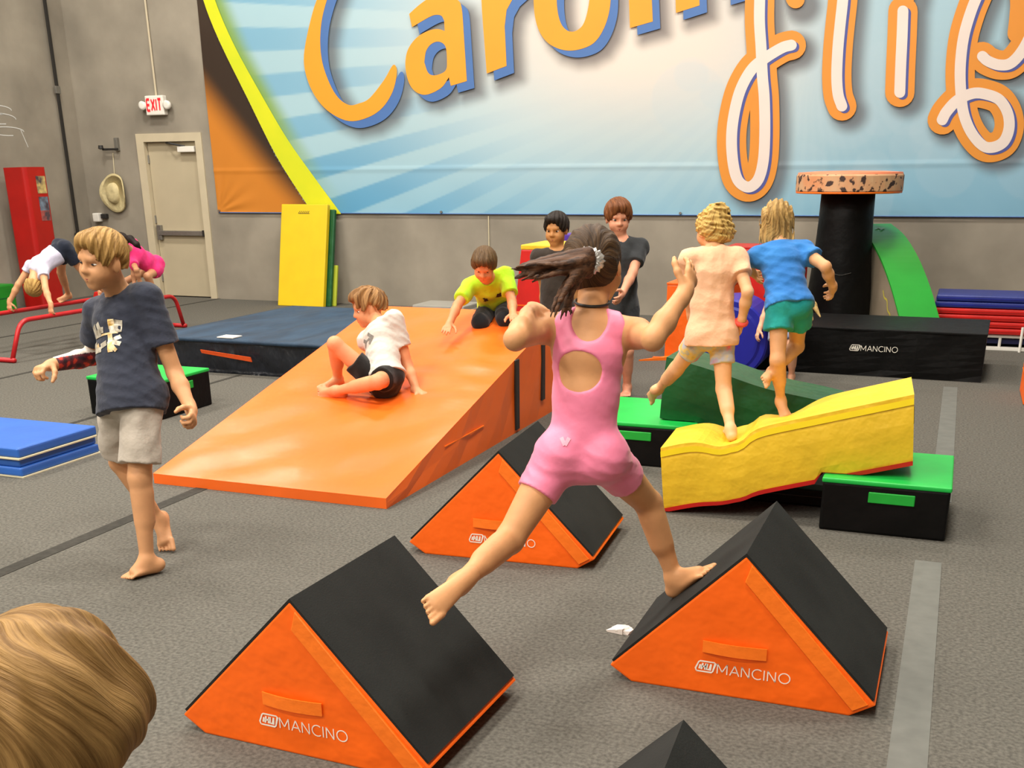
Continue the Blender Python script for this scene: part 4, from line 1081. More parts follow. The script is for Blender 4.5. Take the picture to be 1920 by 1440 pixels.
def hair_mat(rgb, rgb2):
    """streaks run along each strand: the mesh stores strand coordinates (round the whorl, along the strand)"""
    k = (rgb, rgb2)
    if k in HAIRM: return HAIRM[k]
    m = bpy.data.materials.new('hair_%d' % len(HAIRM)); m.use_nodes = True; nt = m.node_tree; N = nt.nodes; L = nt.links; b = N['Principled BSDF']
    b.inputs['Roughness'].default_value = .55; b.inputs['Specular IOR Level'].default_value = .25
    at = N.new('ShaderNodeAttribute'); at.attribute_name = 'strand'
    nz = N.new('ShaderNodeTexNoise'); nz.inputs['Scale'].default_value = 11; nz.inputs['Detail'].default_value = 5; nz.inputs['Roughness'].default_value = .65; L.new(at.outputs['Vector'], nz.inputs['Vector'])
    cr = N.new('ShaderNodeValToRGB'); cr.color_ramp.elements[0].position = .36; cr.color_ramp.elements[1].position = .62; cr.color_ramp.elements[0].color = lin(rgb2); cr.color_ramp.elements[1].color = lin(rgb)
    L.new(nz.outputs['Fac'], cr.inputs['Fac']); L.new(cr.outputs['Color'], b.inputs['Base Color'])
    bp = N.new('ShaderNodeBump'); bp.inputs['Strength'].default_value = .7; bp.inputs['Distance'].default_value = .008; L.new(nz.outputs['Fac'], bp.inputs['Height']); L.new(bp.outputs['Normal'], b.inputs['Normal'])
    HAIRM[k] = m; return m
def link_hair(K, V, F, rgb, rgb2, root, name='hair', tip=None, along=None):
    if along is not None:
        d = nrm(along); q = V - V.mean(0); S = (q - np.outer(q @ d, d) * .88) / K.hh * 1.6
    else:
        c0 = hl(K, .05, -.28, .45) if tip is None else tip
        a1 = nrm(c0 - hl(K, 0, -.05, .05)); b1 = nrm(np.cross(a1, K.hr)); b2 = np.cross(a1, b1)
        q = V - c0; u = q @ b1; v = q @ b2; r = np.sqrt(u * u + v * v + (q @ a1) ** 2) / K.hh; t = np.arctan2(u, v) + .5 * r + .22 * np.sin(7 * r + 2 * np.arctan2(u, v))
        S = np.stack([np.cos(t), np.sin(t), r * .16 + .08 * np.sin(3 * t)], 1)
    o = link_np(name, V, F, hair_mat(rgb, rgb2), root)
    at = o.data.attributes.new('strand', 'FLOAT_VECTOR', 'POINT'); at.data.foreach_set('vector', S.astype(np.float32).ravel())
    return o
def strand_disp(K, amp, freq, seed=0, tip=None):
    c0 = hl(K, .05, -.28, .45) if tip is None else tip
    a1 = nrm(hl(K, .05, -.28, .45) - hl(K, 0, -.05, .1)); b1 = nrm(np.cross(a1, K.hr)); b2 = np.cross(a1, b1)
    def fn(x, y, z):
        X, Y, Z = x - c0[0], y - c0[1], z - c0[2]
        u = X * b1[0] + Y * b1[1] + Z * b1[2]; v = X * b2[0] + Y * b2[1] + Z * b2[2]
        t = np.arctan2(u, v); r = np.sqrt(u * u + v * v) / K.hh
        wv = np.sin(t * freq + 3 * np.sin(r * 5 + seed) + seed) * .6 + np.sin(t * freq * 2.3 - 4 * r + seed * 2) * .4
        return amp * wv * np.clip(r * 2.5, 0, 1)
    return fn
def hair_short(K, root, vox, rgb, rgb2, fringe=.22, puff=.05, amp=.006, freq=17, nape=-.30, side=-.05, seed=1, extra=None, crop=0.0):
    f = Field(vox); h = K.hh; A = (K.hr, K.hf, K.hu); p = puff
    f.ell(hl(K, 0, -.06, .155), ((.345 + p) * h, (.425 + p) * h, (.37 + p) * h), A, .02)
    f.ell(hl(K, 0, -.22, -.04), ((.27 + p * .5) * h, (.225 + p * .5) * h, (.28) * h), A, .03)
    for s in (-1, 1): f.ell(hl(K, s * .29, .04, .06), ((.07 + p * .5) * h, .13 * h, .17 * h), A, .02)
    f.ell(hl(K, .02, .25, .36), (.24 * h, (.11 + p) * h, (.10 + p * .5) * h), A, .03)
    if extra: extra(f)
    # the face and ears stay free
    for s in (-1, 1): f.ell(hl(K, s * (.40 + crop * .1), -.03, -.10 - crop * .1), ((.14 + crop * .1) * h, (.10 + crop * .5) * h, (.13 + crop * .5) * h), A, .015, 's')
    f.ell(hl(K, 0, .50, fringe - .52), (.34 * h, .42 * h, .50 * h), A, .02, 's')
    f.cone(hl(K, -.6, .10, side - .17), hl(K, .6, .10, side - .17), .135 * h, .135 * h, .02, (), 's')
    n_ = nrm(-K.hu * 1.0 + K.hf * .15); f.plane(hl(K, 0, -.3, nape), n_)
    V, F = f.mesh(strand_disp(K, amp, freq, seed)); return link_hair(K, V, F, rgb, rgb2, root)
def wrinkle(amp, seed, d=None, wl=.06):
    r = np.random.RandomState(seed); W_ = [((r.normal(size=3) * np.array([1, 1, .6])) if d is None else nrm(d) + r.normal(size=3) * .38, r.uniform(0, 6.28)) for _ in range(5 if d is None else 3)]
    def fn(x, y, z):
        t = 0
        for v, ph in W_:
            v = nrm(v) * 2 * np.pi / wl; q = np.sin(v[0] * x + v[1] * y + v[2] * z + ph + 1.8 * np.sin(14 * x + 9 * z + 8 * y + ph)); t = t + (np.sign(q) * np.abs(q) ** 1.3 if d is None else 1.6 * (np.abs(q) - .6))
        return amp * t / 3
    return fn
def tee(K, root, vox, mt, hem=-.03, sleeve=.55, g=.014, name='shirt', neckr=.036, seed=1, amp=.004, flare=.0, sl_g=.014, back_drop=0.0, label=None, hemdir=None, extra=None, neck_f=.006, wd=None, wl=.085):
    """shirt: loose shell of torso and upper arms, cut at hem, sleeves and neckline"""
    f = Field(vox); H = K.H; torso(f, K, g, .04)
    low = K.pel + K.up * (hem - .03) * H
    f.econe(low, K.pel + K.up * .10 * H, K.rp, .084 * H + g + flare, .068 * H + g + flare, .072 * H + g, .060 * H + g, .03)
    for s_ in 'RL':
        f.ell(K.hip[s_] - K.fp * .022 * H + K.up * .004 * H, (K.tr * H + g + .008,) * 3, np.eye(3), .03)
        f.cone(K.nb - K.up * .016 * H, K.sh[s_], .030 * H + g * .7, .035 * H + g * .7, .03)
        e = K.sh[s_] + (K.el[s_] - K.sh[s_]) * sleeve; dd = nrm(K.el[s_] - K.sh[s_])
        f.cone(K.sh[s_], e + dd * .03, .034 * H + sl_g * .8, .032 * H + sl_g * 1.15, .025, cuts=((e, dd),))
    if extra: extra(f)
    f.cone(K.nb + K.fc * neck_f * H - K.up * .004 * H, hl(K, 0, -.05, -.1), neckr * H, neckr * H * 1.1, .012, (), 's')
    f.plane(K.pel + K.up * hem * H, -K.up if hemdir is None else hemdir)
    V, F = f.mesh(wrinkle(amp, seed, wd, wl)); V = relax(V, F, 1)
    return link_np(name, V, F, mt, root, label), V, F
def shorts(K, root, vox, mt, ln=.55, g=.014, top=.05, seed=2, amp=.004, name='shorts', flare=.006, label=None, lens=None, full=False):
    f = Field(vox); H = K.H
    f.econe(K.pel - K.up * .012 * H, K.pel + K.up * (top + .04) * H, K.rp, .080 * H + g, .064 * H + g, .070 * H + g, .060 * H + g, .03, cuts=((K.pel + K.up * top * H, K.up),))
    for s_ in 'RL':
        l_ = lens[s_] if lens else ln
        hp, kn = K.hip[s_], K.kn[s_]; e = hp + (kn - hp) * l_; d = nrm(kn - hp)
        f.cone(hp, e + d * .04, (K.tr + .001) * H + g, (K.tr + .001 - (K.tr - .0335) * l_) * H + g + flare, .012, cuts=() if full else ((e, d),))
        f.ell(hp - K.fp * .022 * H + K.up * .004 * H, (K.tr * H + g,) * 3, ((1, 0, 0), (0, 1, 0), (0, 0, 1)), .012, cuts=((e, d), (K.pel + K.up * max(top, .02) * H, K.up)))
        if full: f.cone(kn, kn + (K.an[s_] - kn) * .93, .0335 * H + g, .026 * H + g, .015)
    V, F = f.mesh(wrinkle(amp, seed, wl=.08)); V = relax(V, F, 1); return link_np(name, V, F, mt, root, label)
def decal(root, V, F, o3, ux, uy, nn, strokes_, mt, name='chest_print', label=None, off=.0025):
    """flat print laid onto a shirt: strokes (points, width) in metres about o3"""
    ux = nrm(ux); uy = nrm(uy); nn = nrm(nn)
    bvh = BVHTree.FromPolygons(V.tolist(), F.tolist())
    def to3(u, v):
        p = o3 + ux * u + uy * v + nn * .15; hit = bvh.ray_cast(Vector(p), Vector(-nn), .4)
        q = np.array(hit[0]) if hit[0] is not None else o3 + ux * u + uy * v
        return q + nn * off
    bm = BM()
    for pts, wd in strokes_:
        ribbon(bm, densify(pts, .008), wd, to3)
    return obj(name, bm, mt, root, True, label=label)
def cloth(name, rgb, rgb2=None, rough=.85, var=.08, vscale=18, bump=.35, bscale=40): return mat(name, rgb, rough, var=0 if rgb2 else var, rgb2=rgb2, vscale=vscale, bump=bump, bscale=bscale, spec=.2, sheen=.15)
def person(label, K):
    b = K.pel.copy(); b[2] = min(K.an['R'][2], K.an['L'][2], K.to['R'][2], K.to['L'][2]) - .02
    return thing('person', label, 'person', tuple(b))
# ------------------------------------------------------------------ girl in the pink leotard, leaping
K = pose(1.34, (1092, 845, 3.38), (1108, 592, 1), 4, 8,
         {'R': ((1224, 636, -1), (1284, 548, 1), (1310, 486, 1), dict(n=-RIGHT + AWAY, th=UP - RIGHT, curl=.3)), 'L': ((966, 636, -1), (994, 586, 1), (1024, 566, 1), dict(n=AWAY - UP, th=UP + RIGHT, curl=.5))},
         {'R': ((1216, 944, 1), (1283, 1090, 1), (1330, 1074, 1)), 'L': ((955, 1012, -1), (860, 1096, -1), (796, 1152, -1))},
         dict(px=1116, py=500, th=22, pitch=-4, s=1, len=.122, up=UP - RIGHT * .12 + AWAY * .15, size=.165), hipw=.052, tr=.052, shw=.107)
K.to['R'] = np.array([-.645, 3.37, .345]); K.an['R'] = np.array([-.762, 3.41, .275])
root = person('barefoot child in a pink leotard with flying dark ponytail, leaping between triangle blocks', K)
VX = .0046
f = body_field(K, VX)
cl_ = (K.pel - K.fp * .098 * K.H - K.up * .075 * K.H, K.pel - K.fp * .092 * K.H + K.up * .015 * K.H)
f.cone(cl_[0], cl_[1], .011, .003, .045, (), 's')
V, F = f.mesh(); V = relax(V, F, 1); link_np('body', V, F, skin((216, 158, 108)), root)
H = K.H; g = .005
f = Field(VX); torso(f, K, g, .035)
for s_ in 'RL':
    f.cone(K.nb - K.up * .012 * H, K.sh[s_] + (K.nb - K.sh[s_]) * .35, .030 * H + g, .030 * H + g, .03)
    hp, kn = K.hip[s_], K.kn[s_]; e = hp + (kn - hp) * .46; d = nrm(kn - hp)
    f.cone(hp, e + d * .03, .052 * H + g, .045 * H + g, .035, cuts=((e, d),))
    f.ell(hp - K.fp * .022 * H + K.up * .004 * H, (.052 * H + g,) * 3, ((1, 0, 0), (0, 1, 0), (0, 0, 1)), .03, cuts=((e, d),))
bk = -K.fc
f.ell(K.nb + bk * .10 * H + K.up * .0 * H, (.047 * H, .12 * H, .058 * H), (K.rc, K.fc, K.up), .012, 's')
f.cone(cl_[0], cl_[1], .011, .003, .045, (), 's')           # scooped neck
for s in (-1, 1):
    f.cone(K.nb + K.rc * s * .105 * H + K.up * .02 * H, K.nb + K.rc * s * .088 * H - K.up * .085 * H, .034 * H, .026 * H, .015, (), 's')   # arm holes
wst = K.pel + (K.nb - K.pel) * .60
f.ell(wst + bk * .07 * H - K.rc * .018 * H, (.056 * H, .055 * H, .045 * H), (K.rc, K.fc, K.up), .008, 's')           # keyhole
f.plane(K.nb + K.up * .026 * H, K.up)
wr_ = wrinkle(.0030, 5, UP + RIGHT * .5, wl=.085)
V, F = f.mesh(lambda x, y, z: wr_(x, y, z) * np.clip((np.abs((x - K.pel[0]) * K.up[0] + (y - K.pel[1]) * K.up[1] + (z - K.pel[2]) * K.up[2] + .03) - .01) * -20 + 1.6, .25, 1))
link_np('leotard', V, F, mat('pink_stretch_fabric', (255, 138, 172), .5, var=.05, vscale=9, bump=.25, bscale=22, sheen=.2), root, 'pink leotard with a keyhole back')
LV, LF = V, F
decal(root, LV, LF, K.pel - K.fp * .10 - K.rp * .055 + K.up * .035, K.rp, K.up, -K.fp, [([(-.012, .012), (0, -.01)], .012), ([(.012, .012), (0, -.01)], .012)], mat('pale_pink_print', (255, 176, 196), .5, var=.03, vscale=30), 'printed_mark', 'pale heart print')
f = Field(VX); h = K.hh; A = (K.hr, K.hf, K.hu)
f.ell(hl(K, 0, -.06, .155), (.39 * h, .47 * h, .415 * h), A, .02); f.ell(hl(K, 0, -.20, -.05), (.32 * h, .26 * h, .29 * h), A, .03)
f.ell(hl(K, 0, .50, -.30), (.33 * h, .40 * h, .50 * h), A, .02, 's'); f.plane(hl(K, 0, -.3, -.30), -K.hu + K.hf * .4)
tie = DZ(1103, 490, 1.0); d_ = ray(1103, 490); t_ = (hl(K, 0, -.2, .1) - CAM) @ CF; tie = CAM + d_ * (t_ - .115)
V, F = f.mesh(strand_disp(K, .003, 26, 2, tie)); link_hair(K, V, F, (92, 68, 42), (44, 30, 18), root, 'hair', tie)
# ponytail: locks streaming to the side
f = Field(VX); rr = np.random.RandomState(11); zt = (tie - CAM) @ CF
for i in range(26):
    u = i / 25.0; ex, ey = 1010 - 55 * rr.rand(), 470 + 85 * u + 8 * rr.randn(); mx_, my_ = 1045 + 18 * rr.randn(), 492 + 30 * (u - .3) + 5 * rr.randn()
    if i > 19: ex, ey, mx_, my_ = 1058 + 26 * rr.randn() * .6, 585 + 14 * rr.rand(), 1062 + 10 * rr.randn(), 535
    if u < .3: ex, ey = 968 + 20 * rr.rand(), 497 + 30 * rr.rand()
    P0 = tie + np.array([0, 0, .012 * rr.randn()]); P1 = DZ(mx_, my_, zt - .02 + .03 * rr.randn()); P2 = DZ(ex, ey, zt + .03 * rr.randn())
    pp = [P0 * (1 - t) ** 2 + P1 * 2 * t * (1 - t) + P2 * t * t for t in np.linspace(0, 1, 8)]
    for k in range(7): f.cone(pp[k], pp[k + 1], .0165 * (1 - k / 8.2), .0165 * (1 - (k + 1) / 8.2) + .001, .008)
V, F = f.mesh(); link_hair(K, V, F, (104, 72, 50), (36, 22, 14), root, 'ponytail', None, DZ(980, 510, 3.2) - DZ(1100, 490, 3.2))
bm = BM(); ax_ = nrm(tie - hl(K, 0, -.1, .12)); b1 = nrm(np.cross(ax_, UP)); b2 = np.cross(ax_, b1)
ring = []; NS = 40
for k in range(NS + 1):
    a = 2 * math.pi * k / NS; ring.append(tie - ax_ * .012 + (b1 * math.cos(a) * 1.3 + b2 * math.sin(a)) * .024)
add_tube(bm, ring, .02, 8, True, [.016 + .004 * math.sin(k * 2.6) for k in range(NS + 1)])
obj('scrunchie', bm, mat('silver_scrunchie', (205, 202, 196), .25, var=.25, vscale=60, metal=.55, bump=.5, bscale=50), root, True, True, 'shiny silver scrunchie')
bm = BM(); nr = []
for k in range(25):
    a = 2 * math.pi * k / 24; nr.append(K.nb + K.up * .012 * H + nrm(K.hc - K.nb) * .02 * H + (K.rc * math.cos(a) * .0385 + K.fc * math.sin(a) * .0385 + K.up * .010 * math.sin(a)) * H)
add_tube(bm, nr, .0045, 8); obj('neck_cord', bm, M_dark, root, True, True, 'black cord round the neck')

# ------------------------------------------------------------------ boy walking in a navy shirt
K = pose(1.40, (243, 738, 4.47), (228, 552, 1), -158, -154,
         {'R': ((174, 668, 1), (98, 684, -1), (48, 700, -1), dict(n=RIGHT * .3 - UP + AWAY * .3, th=-AWAY + UP * .2, curl=.95)), 'L': ((328, 700, 1), (358, 768, -1), (366, 808, -1), dict(n=-RIGHT, th=-AWAY - RIGHT * .3, curl=.95))},
         {'R': ((226, 866, 1), (298, 976, 1), (310, 1030, -1)), 'L': ((262, 896, -1), (272, 1054, 1), (234, 1080, -1))},
         dict(px=190, py=488, th=-150, pitch=-4, s=-1, len=.135, up=UP + RIGHT * .12, size=.160))
K.to['L'] = G(234, 1080, .016); K.an['L'] = G(276, 1052, .060); K.to['R'] = G(310, 1031, .016)
root = person('barefoot child in navy shirt and grey shorts walking past the orange wedge', K)
f = body_field(K, .0046); V, F = f.mesh(); V = relax(V, F, 1); bo = link_np('body', V, F, skin((212, 156, 110)), root)
face_parts(K, root, bo, (50, 48, 48), (140, 104, 60), .95)
_, TV, TF = tee(K, root, .005, cloth('navy_shirt_cotton', (58, 62, 76), (44, 48, 60), vscale=5), hem=-.060, sleeve=.62, g=.018, sl_g=.018, seed=3, amp=.0045, flare=.018, wd=UP + RIGHT * .8, wl=.10, label='navy short-sleeved shirt')
shorts(K, root, .005, cloth('pale_grey_jersey', (196, 186, 172), (176, 166, 152), vscale=8), ln=.82, g=.015, top=-.005, seed=4, amp=.004, flare=.018, label='pale grey shorts')
hair_short(K, root, .0042, (190, 150, 86), (128, 94, 46), fringe=.30, puff=.045, amp=.005, freq=19, nape=-.15, seed=3, crop=.24)
oc = K.pel + (K.nb - K.pel) * .58 + K.fc * .05
S_ = lambda *p: [(x * .001, y * .001) for x, y in p]
M_silver = mat('pale_foil_print', (226, 220, 204), .35, rgb2=(150, 140, 120), vscale=40, metal=.3); M_gold = mat('gold_foil_print', (208, 160, 70), .35, rgb2=(240, 220, 180), vscale=40, metal=.3)
decal(root, TV, TF, oc, -K.rc, K.up, K.fc, [(S_((-75, 40), (-62, 0), (-20, -2)), .03), (S_((-38, 42), (-28, 8), (-5, 8)), .024), (S_((70, 35), (62, 2), (28, 0)), .03), (S_((-70, -30), (-62, -68), (-20, -70)), .022), (S_((-8, -42), (-2, -64)), .036), (S_((70, -30), (40, -44)), .018), (S_((72, -62), (40, -50)), .018)], M_silver, 'chest_print', 'pale foil chest print')
decal(root, TV, TF, oc, -K.rc, K.up, K.fc, [(S_((40, 42), (36, 4)), .026), (S_((28, -8), (30, -90)), .022), (S_((22, -45), (55, -88)), .016), (S_((-60, -12), (60, -12)), .008), (S_((-50, -42), (-40, -62)), .016)], M_gold, 'chest_print', 'gold foil chest print')
# patterned sleeve on the bent arm
f = Field(.0046); e, w_ = K.el['R'], K.wr['R']; H = K.H; fd = w_ - e; u0 = K.sh['R'] + (e - K.sh['R']) * .72; ud = nrm(e - K.sh['R']); we = e + fd * .93
f.cone(u0 - ud * .02, e, .0275 * H, .0265 * H, .015, cuts=((u0, -ud),)); f.cone(e, e + fd * .35, .0265 * H, .0275 * H, .015); f.cone(e + fd * .35, we + nrm(fd) * .02, .0275 * H, .020 * H, .015, cuts=((we, nrm(fd)),))
V, F = f.mesh()
tt = ((V - e) @ fd) / (fd @ fd); hz = (V - e - np.clip(tt, 0, 1)[:, None] * fd) @ nrm(UP - nrm(fd) * (UP @ nrm(fd)))
colr = np.tile(cc(92, 22, 34), (len(V), 1)); sw = np.sin(tt * 11 + hz * 120 + 2 * np.sin(tt * 9)) * np.cos(tt * 17 - hz * 60); colr[sw > .4] = cc(196, 52, 34); colr[sw < -.45] = cc(44, 18, 26); colr[(hz > .027) & (tt > .12)] = cc(232, 222, 210)
link_np('arm_sleeve', V, F, mat('sleeve_print', (255, 255, 255), .7, attr='tone'), root, 'red patterned arm sleeve with a white stripe', colr)

# ------------------------------------------------------------------ boy sitting on the wedge
K = pose(1.34, (722, 712, 6.50), (712, 608, 1), -120, -146,
         {'R': ((738, 668, 1), (752, 716, 1), (742, 726, -1)), 'L': ((764, 684, 1), (782, 734, -1), (812, 746, -1), dict(n=-UP, th=-RIGHT - AWAY, curl=.1))},
         {'R': ((628, 645, 1), (634, 712, 1), (600, 728, -1)), 'L': ((706, 716, -1), (628, 736, 1), (594, 738, 1))},
         dict(px=690, py=578, th=-108, pitch=-10, s=1, len=.125, up=UP, size=.166))
K.kn['L'] = DZ(708, 716, 6.32); K.an['L'] = DZ(630, 733, 6.52); K.to['L'] = DZ(594, 735, 6.58)
root = person('child in pale grey shirt and black shorts sitting on the orange wedge', K)
f = body_field(K, .0062); V, F = f.mesh(); bo = link_np('body', V, F, skin((220, 152, 108)), root); face_parts(K, root, bo, (70, 60, 50), (130, 96, 60), .3)
_, TV, TF = tee(K, root, .0062, cloth('pale_grey_shirt', (212, 206, 196), (190, 184, 174), vscale=6), hem=.0, sleeve=.6, g=.014, seed=8, amp=.005, wd=UP - RIGHT * .2, wl=.09, label='pale grey shirt')
shorts(K, root, .0062, cloth('black_shorts', (30, 26, 24)), ln=.6, g=.012, top=.03, seed=3)
hair_short(K, root, .0055, (176, 132, 80), (100, 66, 36), fringe=.33, puff=.075, amp=.012, freq=10, nape=-.06, seed=5, side=.0, crop=.3)
oc = K.pel + (K.nb - K.pel) * .62 + K.fc * .05
decal(root, TV, TF, oc, -K.rc, K.up, K.fc, [(S_((-60, 30), (-30, 0), (-60, -25)), .02), (S_((0, 40), (30, 5), (0, -30)), .02), (S_((-40, 3), (10, 3)), .015)], mat('grey_print', (120, 116, 110), .7, var=.1, vscale=30), 'chest_print', 'grey chest print')

# ------------------------------------------------------------------ boy crawling in a neon shirt
K = pose(1.26, (930, 574, 7.62), (912, 520, -1), 180, 178,
         {'R': ((858, 572, -1), (843, 606, -1), (833, 624, -1), dict(n=-UP, th=RIGHT, curl=.15)), 'L': ((960, 566, -1), (962, 588, -1), (966, 600, -1), dict(n=-UP, th=-RIGHT, curl=.15))},
         {'R': ((902, 601, -1), (912, 586, 1), (908, 592, 1)), 'L': ((946, 594, -1), (952, 582, 1), (958, 588, 1))},
         dict(px=908, py=497, th=-172, pitch=-34, s=-1, len=.125, up=UP - AWAY * .5, size=.165))
root = person('child in a neon yellow green shirt crawling on the top of the orange wedge', K)
f = body_field(K, .0065); V, F = f.mesh(); bo = link_np('body', V, F, skin((216, 146, 102)), root); face_parts(K, root, bo, (60, 46, 36), (80, 60, 44), .6)
_, TV, TF = tee(K, root, .0065, cloth('neon_shirt', (176, 240, 40), (190, 228, 40), vscale=4), hem=.02, sleeve=.7, g=.014, seed=6, amp=.004, label='neon yellow green shirt')
shorts(K, root, .0065, cloth('black_track_pants', (28, 34, 38)), ln=1.0, g=.012, top=.06, seed=6, full=True, name='trousers', label='black trousers')
hair_short(K, root, .0058, (112, 86, 54), (74, 54, 34), fringe=.28, puff=.05, amp=.005, freq=19, nape=-.12, seed=7)
oc = K.pel + (K.nb - K.pel) * .68 + K.fc * .05
M_inkd = mat('dark_print', (44, 34, 40), .7, var=.1, vscale=30)
decal(root, TV, TF, oc, -K.rc, K.up, K.fc, [(S_((-62, 22), (-48, 0), (-62, -20)), .018), (S_((-40, 20), (-48, 0), (-38, -18)), .014), (S_((30, 24), (62, 8), (30, -4)), .02), (S_((62, 22), (34, 6), (64, -22)), .02)], M_inkd, 'chest_print', 'dark chest print')

# ------------------------------------------------------------------ two boys waiting
K = pose(1.335, (1044, 584, 7.95), (1044, 470, 1), -168, -168,
         {'R': ((1020, 540, 1), (1020, 590, -1), (1020, 622, -1)), 'L': ((1076, 540, 1), (1078, 590, -1), (1078, 622, -1))},
         {'R': ((1036, 660, -1), (1036, 730, 1), (1034, 742, -1)), 'L': ((1056, 660, -1), (1058, 730, 1), (1056, 742, -1))},
         dict(px=1043, py=430, th=-156, pitch=-6, s=-1, len=.105, up=UP, size=.165))
root = person('child with short black hair in a dark brown shirt standing behind the wedge', K)
f = body_field(K, .0068); V, F = f.mesh(); bo = link_np('body', V, F, skin((196, 138, 84)), root); face_parts(K, root, bo, (34, 26, 22), (34, 28, 22), .2)
_, TV, TF = tee(K, root, .0068, cloth('dark_brown_shirt', (54, 46, 40)), hem=-.04, sleeve=.6, g=.016, seed=9, label='dark brown shirt'); shorts(K, root, .0068, cloth('dark_shorts', (34, 32, 34)), ln=.8, g=.018, seed=9)
hair_short(K, root, .006, (44, 34, 26), (24, 18, 14), fringe=.29, puff=.05, amp=.005, freq=20, nape=-.14, seed=9)
oc = K.pel + (K.nb - K.pel) * .66 + K.fc * .05
decal(root, TV, TF, oc, -K.rc, K.up, K.fc, [(S_((-60, 0), (-30, 8), (0, 0)), .016), (S_((20, 0), (24, 30)), .012)], mat('pale_print', (170, 160, 130), .7, var=.1, vscale=30), 'chest_print')

K = pose(1.405, (1162, 578, 7.95), (1166, 450, 1), 178, 172,
         {'R': ((1136, 535, 1), (1134, 590, -1), (1134, 625, -1)), 'L': ((1186, 512, -1), (1167, 550, -1), (1156, 572, -1))},
         {'R': ((1142, 660, -1), (1142, 728, 1), (1140, 740, -1)), 'L': ((1176, 658, -1), (1176, 726, 1), (1172, 740, -1))},
         dict(px=1159, py=408, th=176, pitch=-8, s=-1, len=.105, up=UP, size=.168))
root = person('child with auburn hair in a charcoal shirt standing before the grey wall', K)
f = body_field(K, .0068); V, F = f.mesh(); bo = link_np('body', V, F, skin((226, 158, 126)), root); face_parts(K, root, bo, (60, 60, 60), (120, 74, 44), .2)
tee(K, root, .0068, cloth('charcoal_shirt', (52, 54, 56)), hem=-.05, sleeve=.62, g=.016, seed=10, label='charcoal shirt'); shorts(K, root, .0068, cloth('black_long_shorts', (26, 28, 32)), ln=.85, g=.018, seed=10)
hair_short(K, root, .006, (136, 82, 42), (84, 46, 22), fringe=.25, puff=.07, amp=.006, freq=14, nape=-.14, seed=10)

# ------------------------------------------------------------------ girl in the peach shirt
K = pose(1.14, (1334, 624, 5.42), (1338, 470, -1), 2, 4,
         {'R': ((1402, 548, -1), (1390, 604, 1), (1383, 634, 1), dict(n=-RIGHT, th=AWAY, curl=.4)), 'L': ((1290, 545, 1), (1296, 596, 1), (1300, 620, 1))},
         {'R': ((1357, 730, 1), (1370, 806, -1), (1374, 826, 1)), 'L': ((1268, 692, 1), (1234, 730, 1), (1220, 748, 1))},
         dict(px=1334, py=430, th=-24, pitch=-4, s=1, len=.11, up=UP - RIGHT * .08, size=.168))
K.to['R'] = K.an['R'] + AWAY * .11 * K.H - UP * .02 + RIGHT * .02
root = person('child with curly blonde hair in a peach shirt stepping onto the yellow block', K)
f = body_field(K, .006); V, F = f.mesh(); link_np('body', V, F, skin((230, 176, 128)), root)
tee(K, root, .006, cloth('peach_shirt', (250, 200, 160), (240, 186, 146), vscale=4), hem=-.052, sleeve=.5, g=.018, seed=12, amp=.0045, wd=RIGHT * .85 - UP * .5, wl=.15, flare=.030, label='loose peach shirt', neckr=.04)
f = None
SM = mat('tie_dye_shorts', (240, 100, 150), .8, rgb2=(90, 150, 190), vscale=9, bump=.2, bscale=40)
nt = SM.node_tree; rmp = [n for n in nt.nodes if n.type == 'VALTORGB'][0].color_ramp; e_ = rmp.elements.new(.5); e_.color = lin((180, 190, 210)); e_ = rmp.elements.new(.62); e_.color = lin((225, 190, 90)); rmp.elements[0].position = .36; rmp.elements[-1].position = .7
shorts(K, root, .006, SM, ln=.52, g=.008, top=.03, seed=12, label='tie-dye shorts')
f = Field(.0055); h = K.hh; A = (K.hr, K.hf, K.hu)
f.ell(hl(K, 0, -.06, .13), (.40 * h, .47 * h, .41 * h), A, .02); f.ell(hl(K, 0, -.28, .0), (.40 * h, .30 * h, .34 * h), A, .03); f.ell(hl(K, .12, -.35, -.12), (.30 * h, .22 * h, .24 * h), A, .03); f.ell(hl(K, .08, -.25, .42), (.26 * h, .22 * h, .2 * h), A, .04)
f.ell(hl(K, 0, .50, -.28), (.34 * h, .42 * h, .50 * h), A, .02, 's'); f.cone(hl(K, -.6, .06, -.30), hl(K, -.25, .04, -.28), .15 * h, .15 * h, .02, (), 's')
rr = np.random.RandomState(5); Wv = [(rr.normal(size=3) * 150, rr.rand() * 6) for _ in range(4)]
V, F = f.mesh(lambda x, y, z: .0055 * sum(np.sin(w_[0] * x + w_[1] * y + w_[2] * z + p_) for w_, p_ in Wv) / 2); link_hair(K, V, F, (232, 196, 112), (150, 112, 56), root)
bm = BM(); add_tube(bm, [hl(K, .08 + .17 * math.cos(a), -.42, .33 + .1 * math.sin(a)) for a in [math.pi * 2 * k / 16 for k in range(17)]], .008, 6); obj('hair_tie', bm, M_dark, root, True, True)
w_ = K.wr['R']; dd = nrm(K.tip['R'] - K.el['R']); b1 = nrm(np.cross(dd, UP)); b2 = np.cross(dd, b1); bm = BM()
add_tube(bm, [w_ + (b1 * math.cos(a) + b2 * math.sin(a)) * .024 for a in [math.pi * 2 * k / 16 for k in range(17)]], .012, 8); obj('wristband', bm, mat('coral_band', (240, 84, 66), .6, var=.08, vscale=20), root, True, True, 'coral wristband')

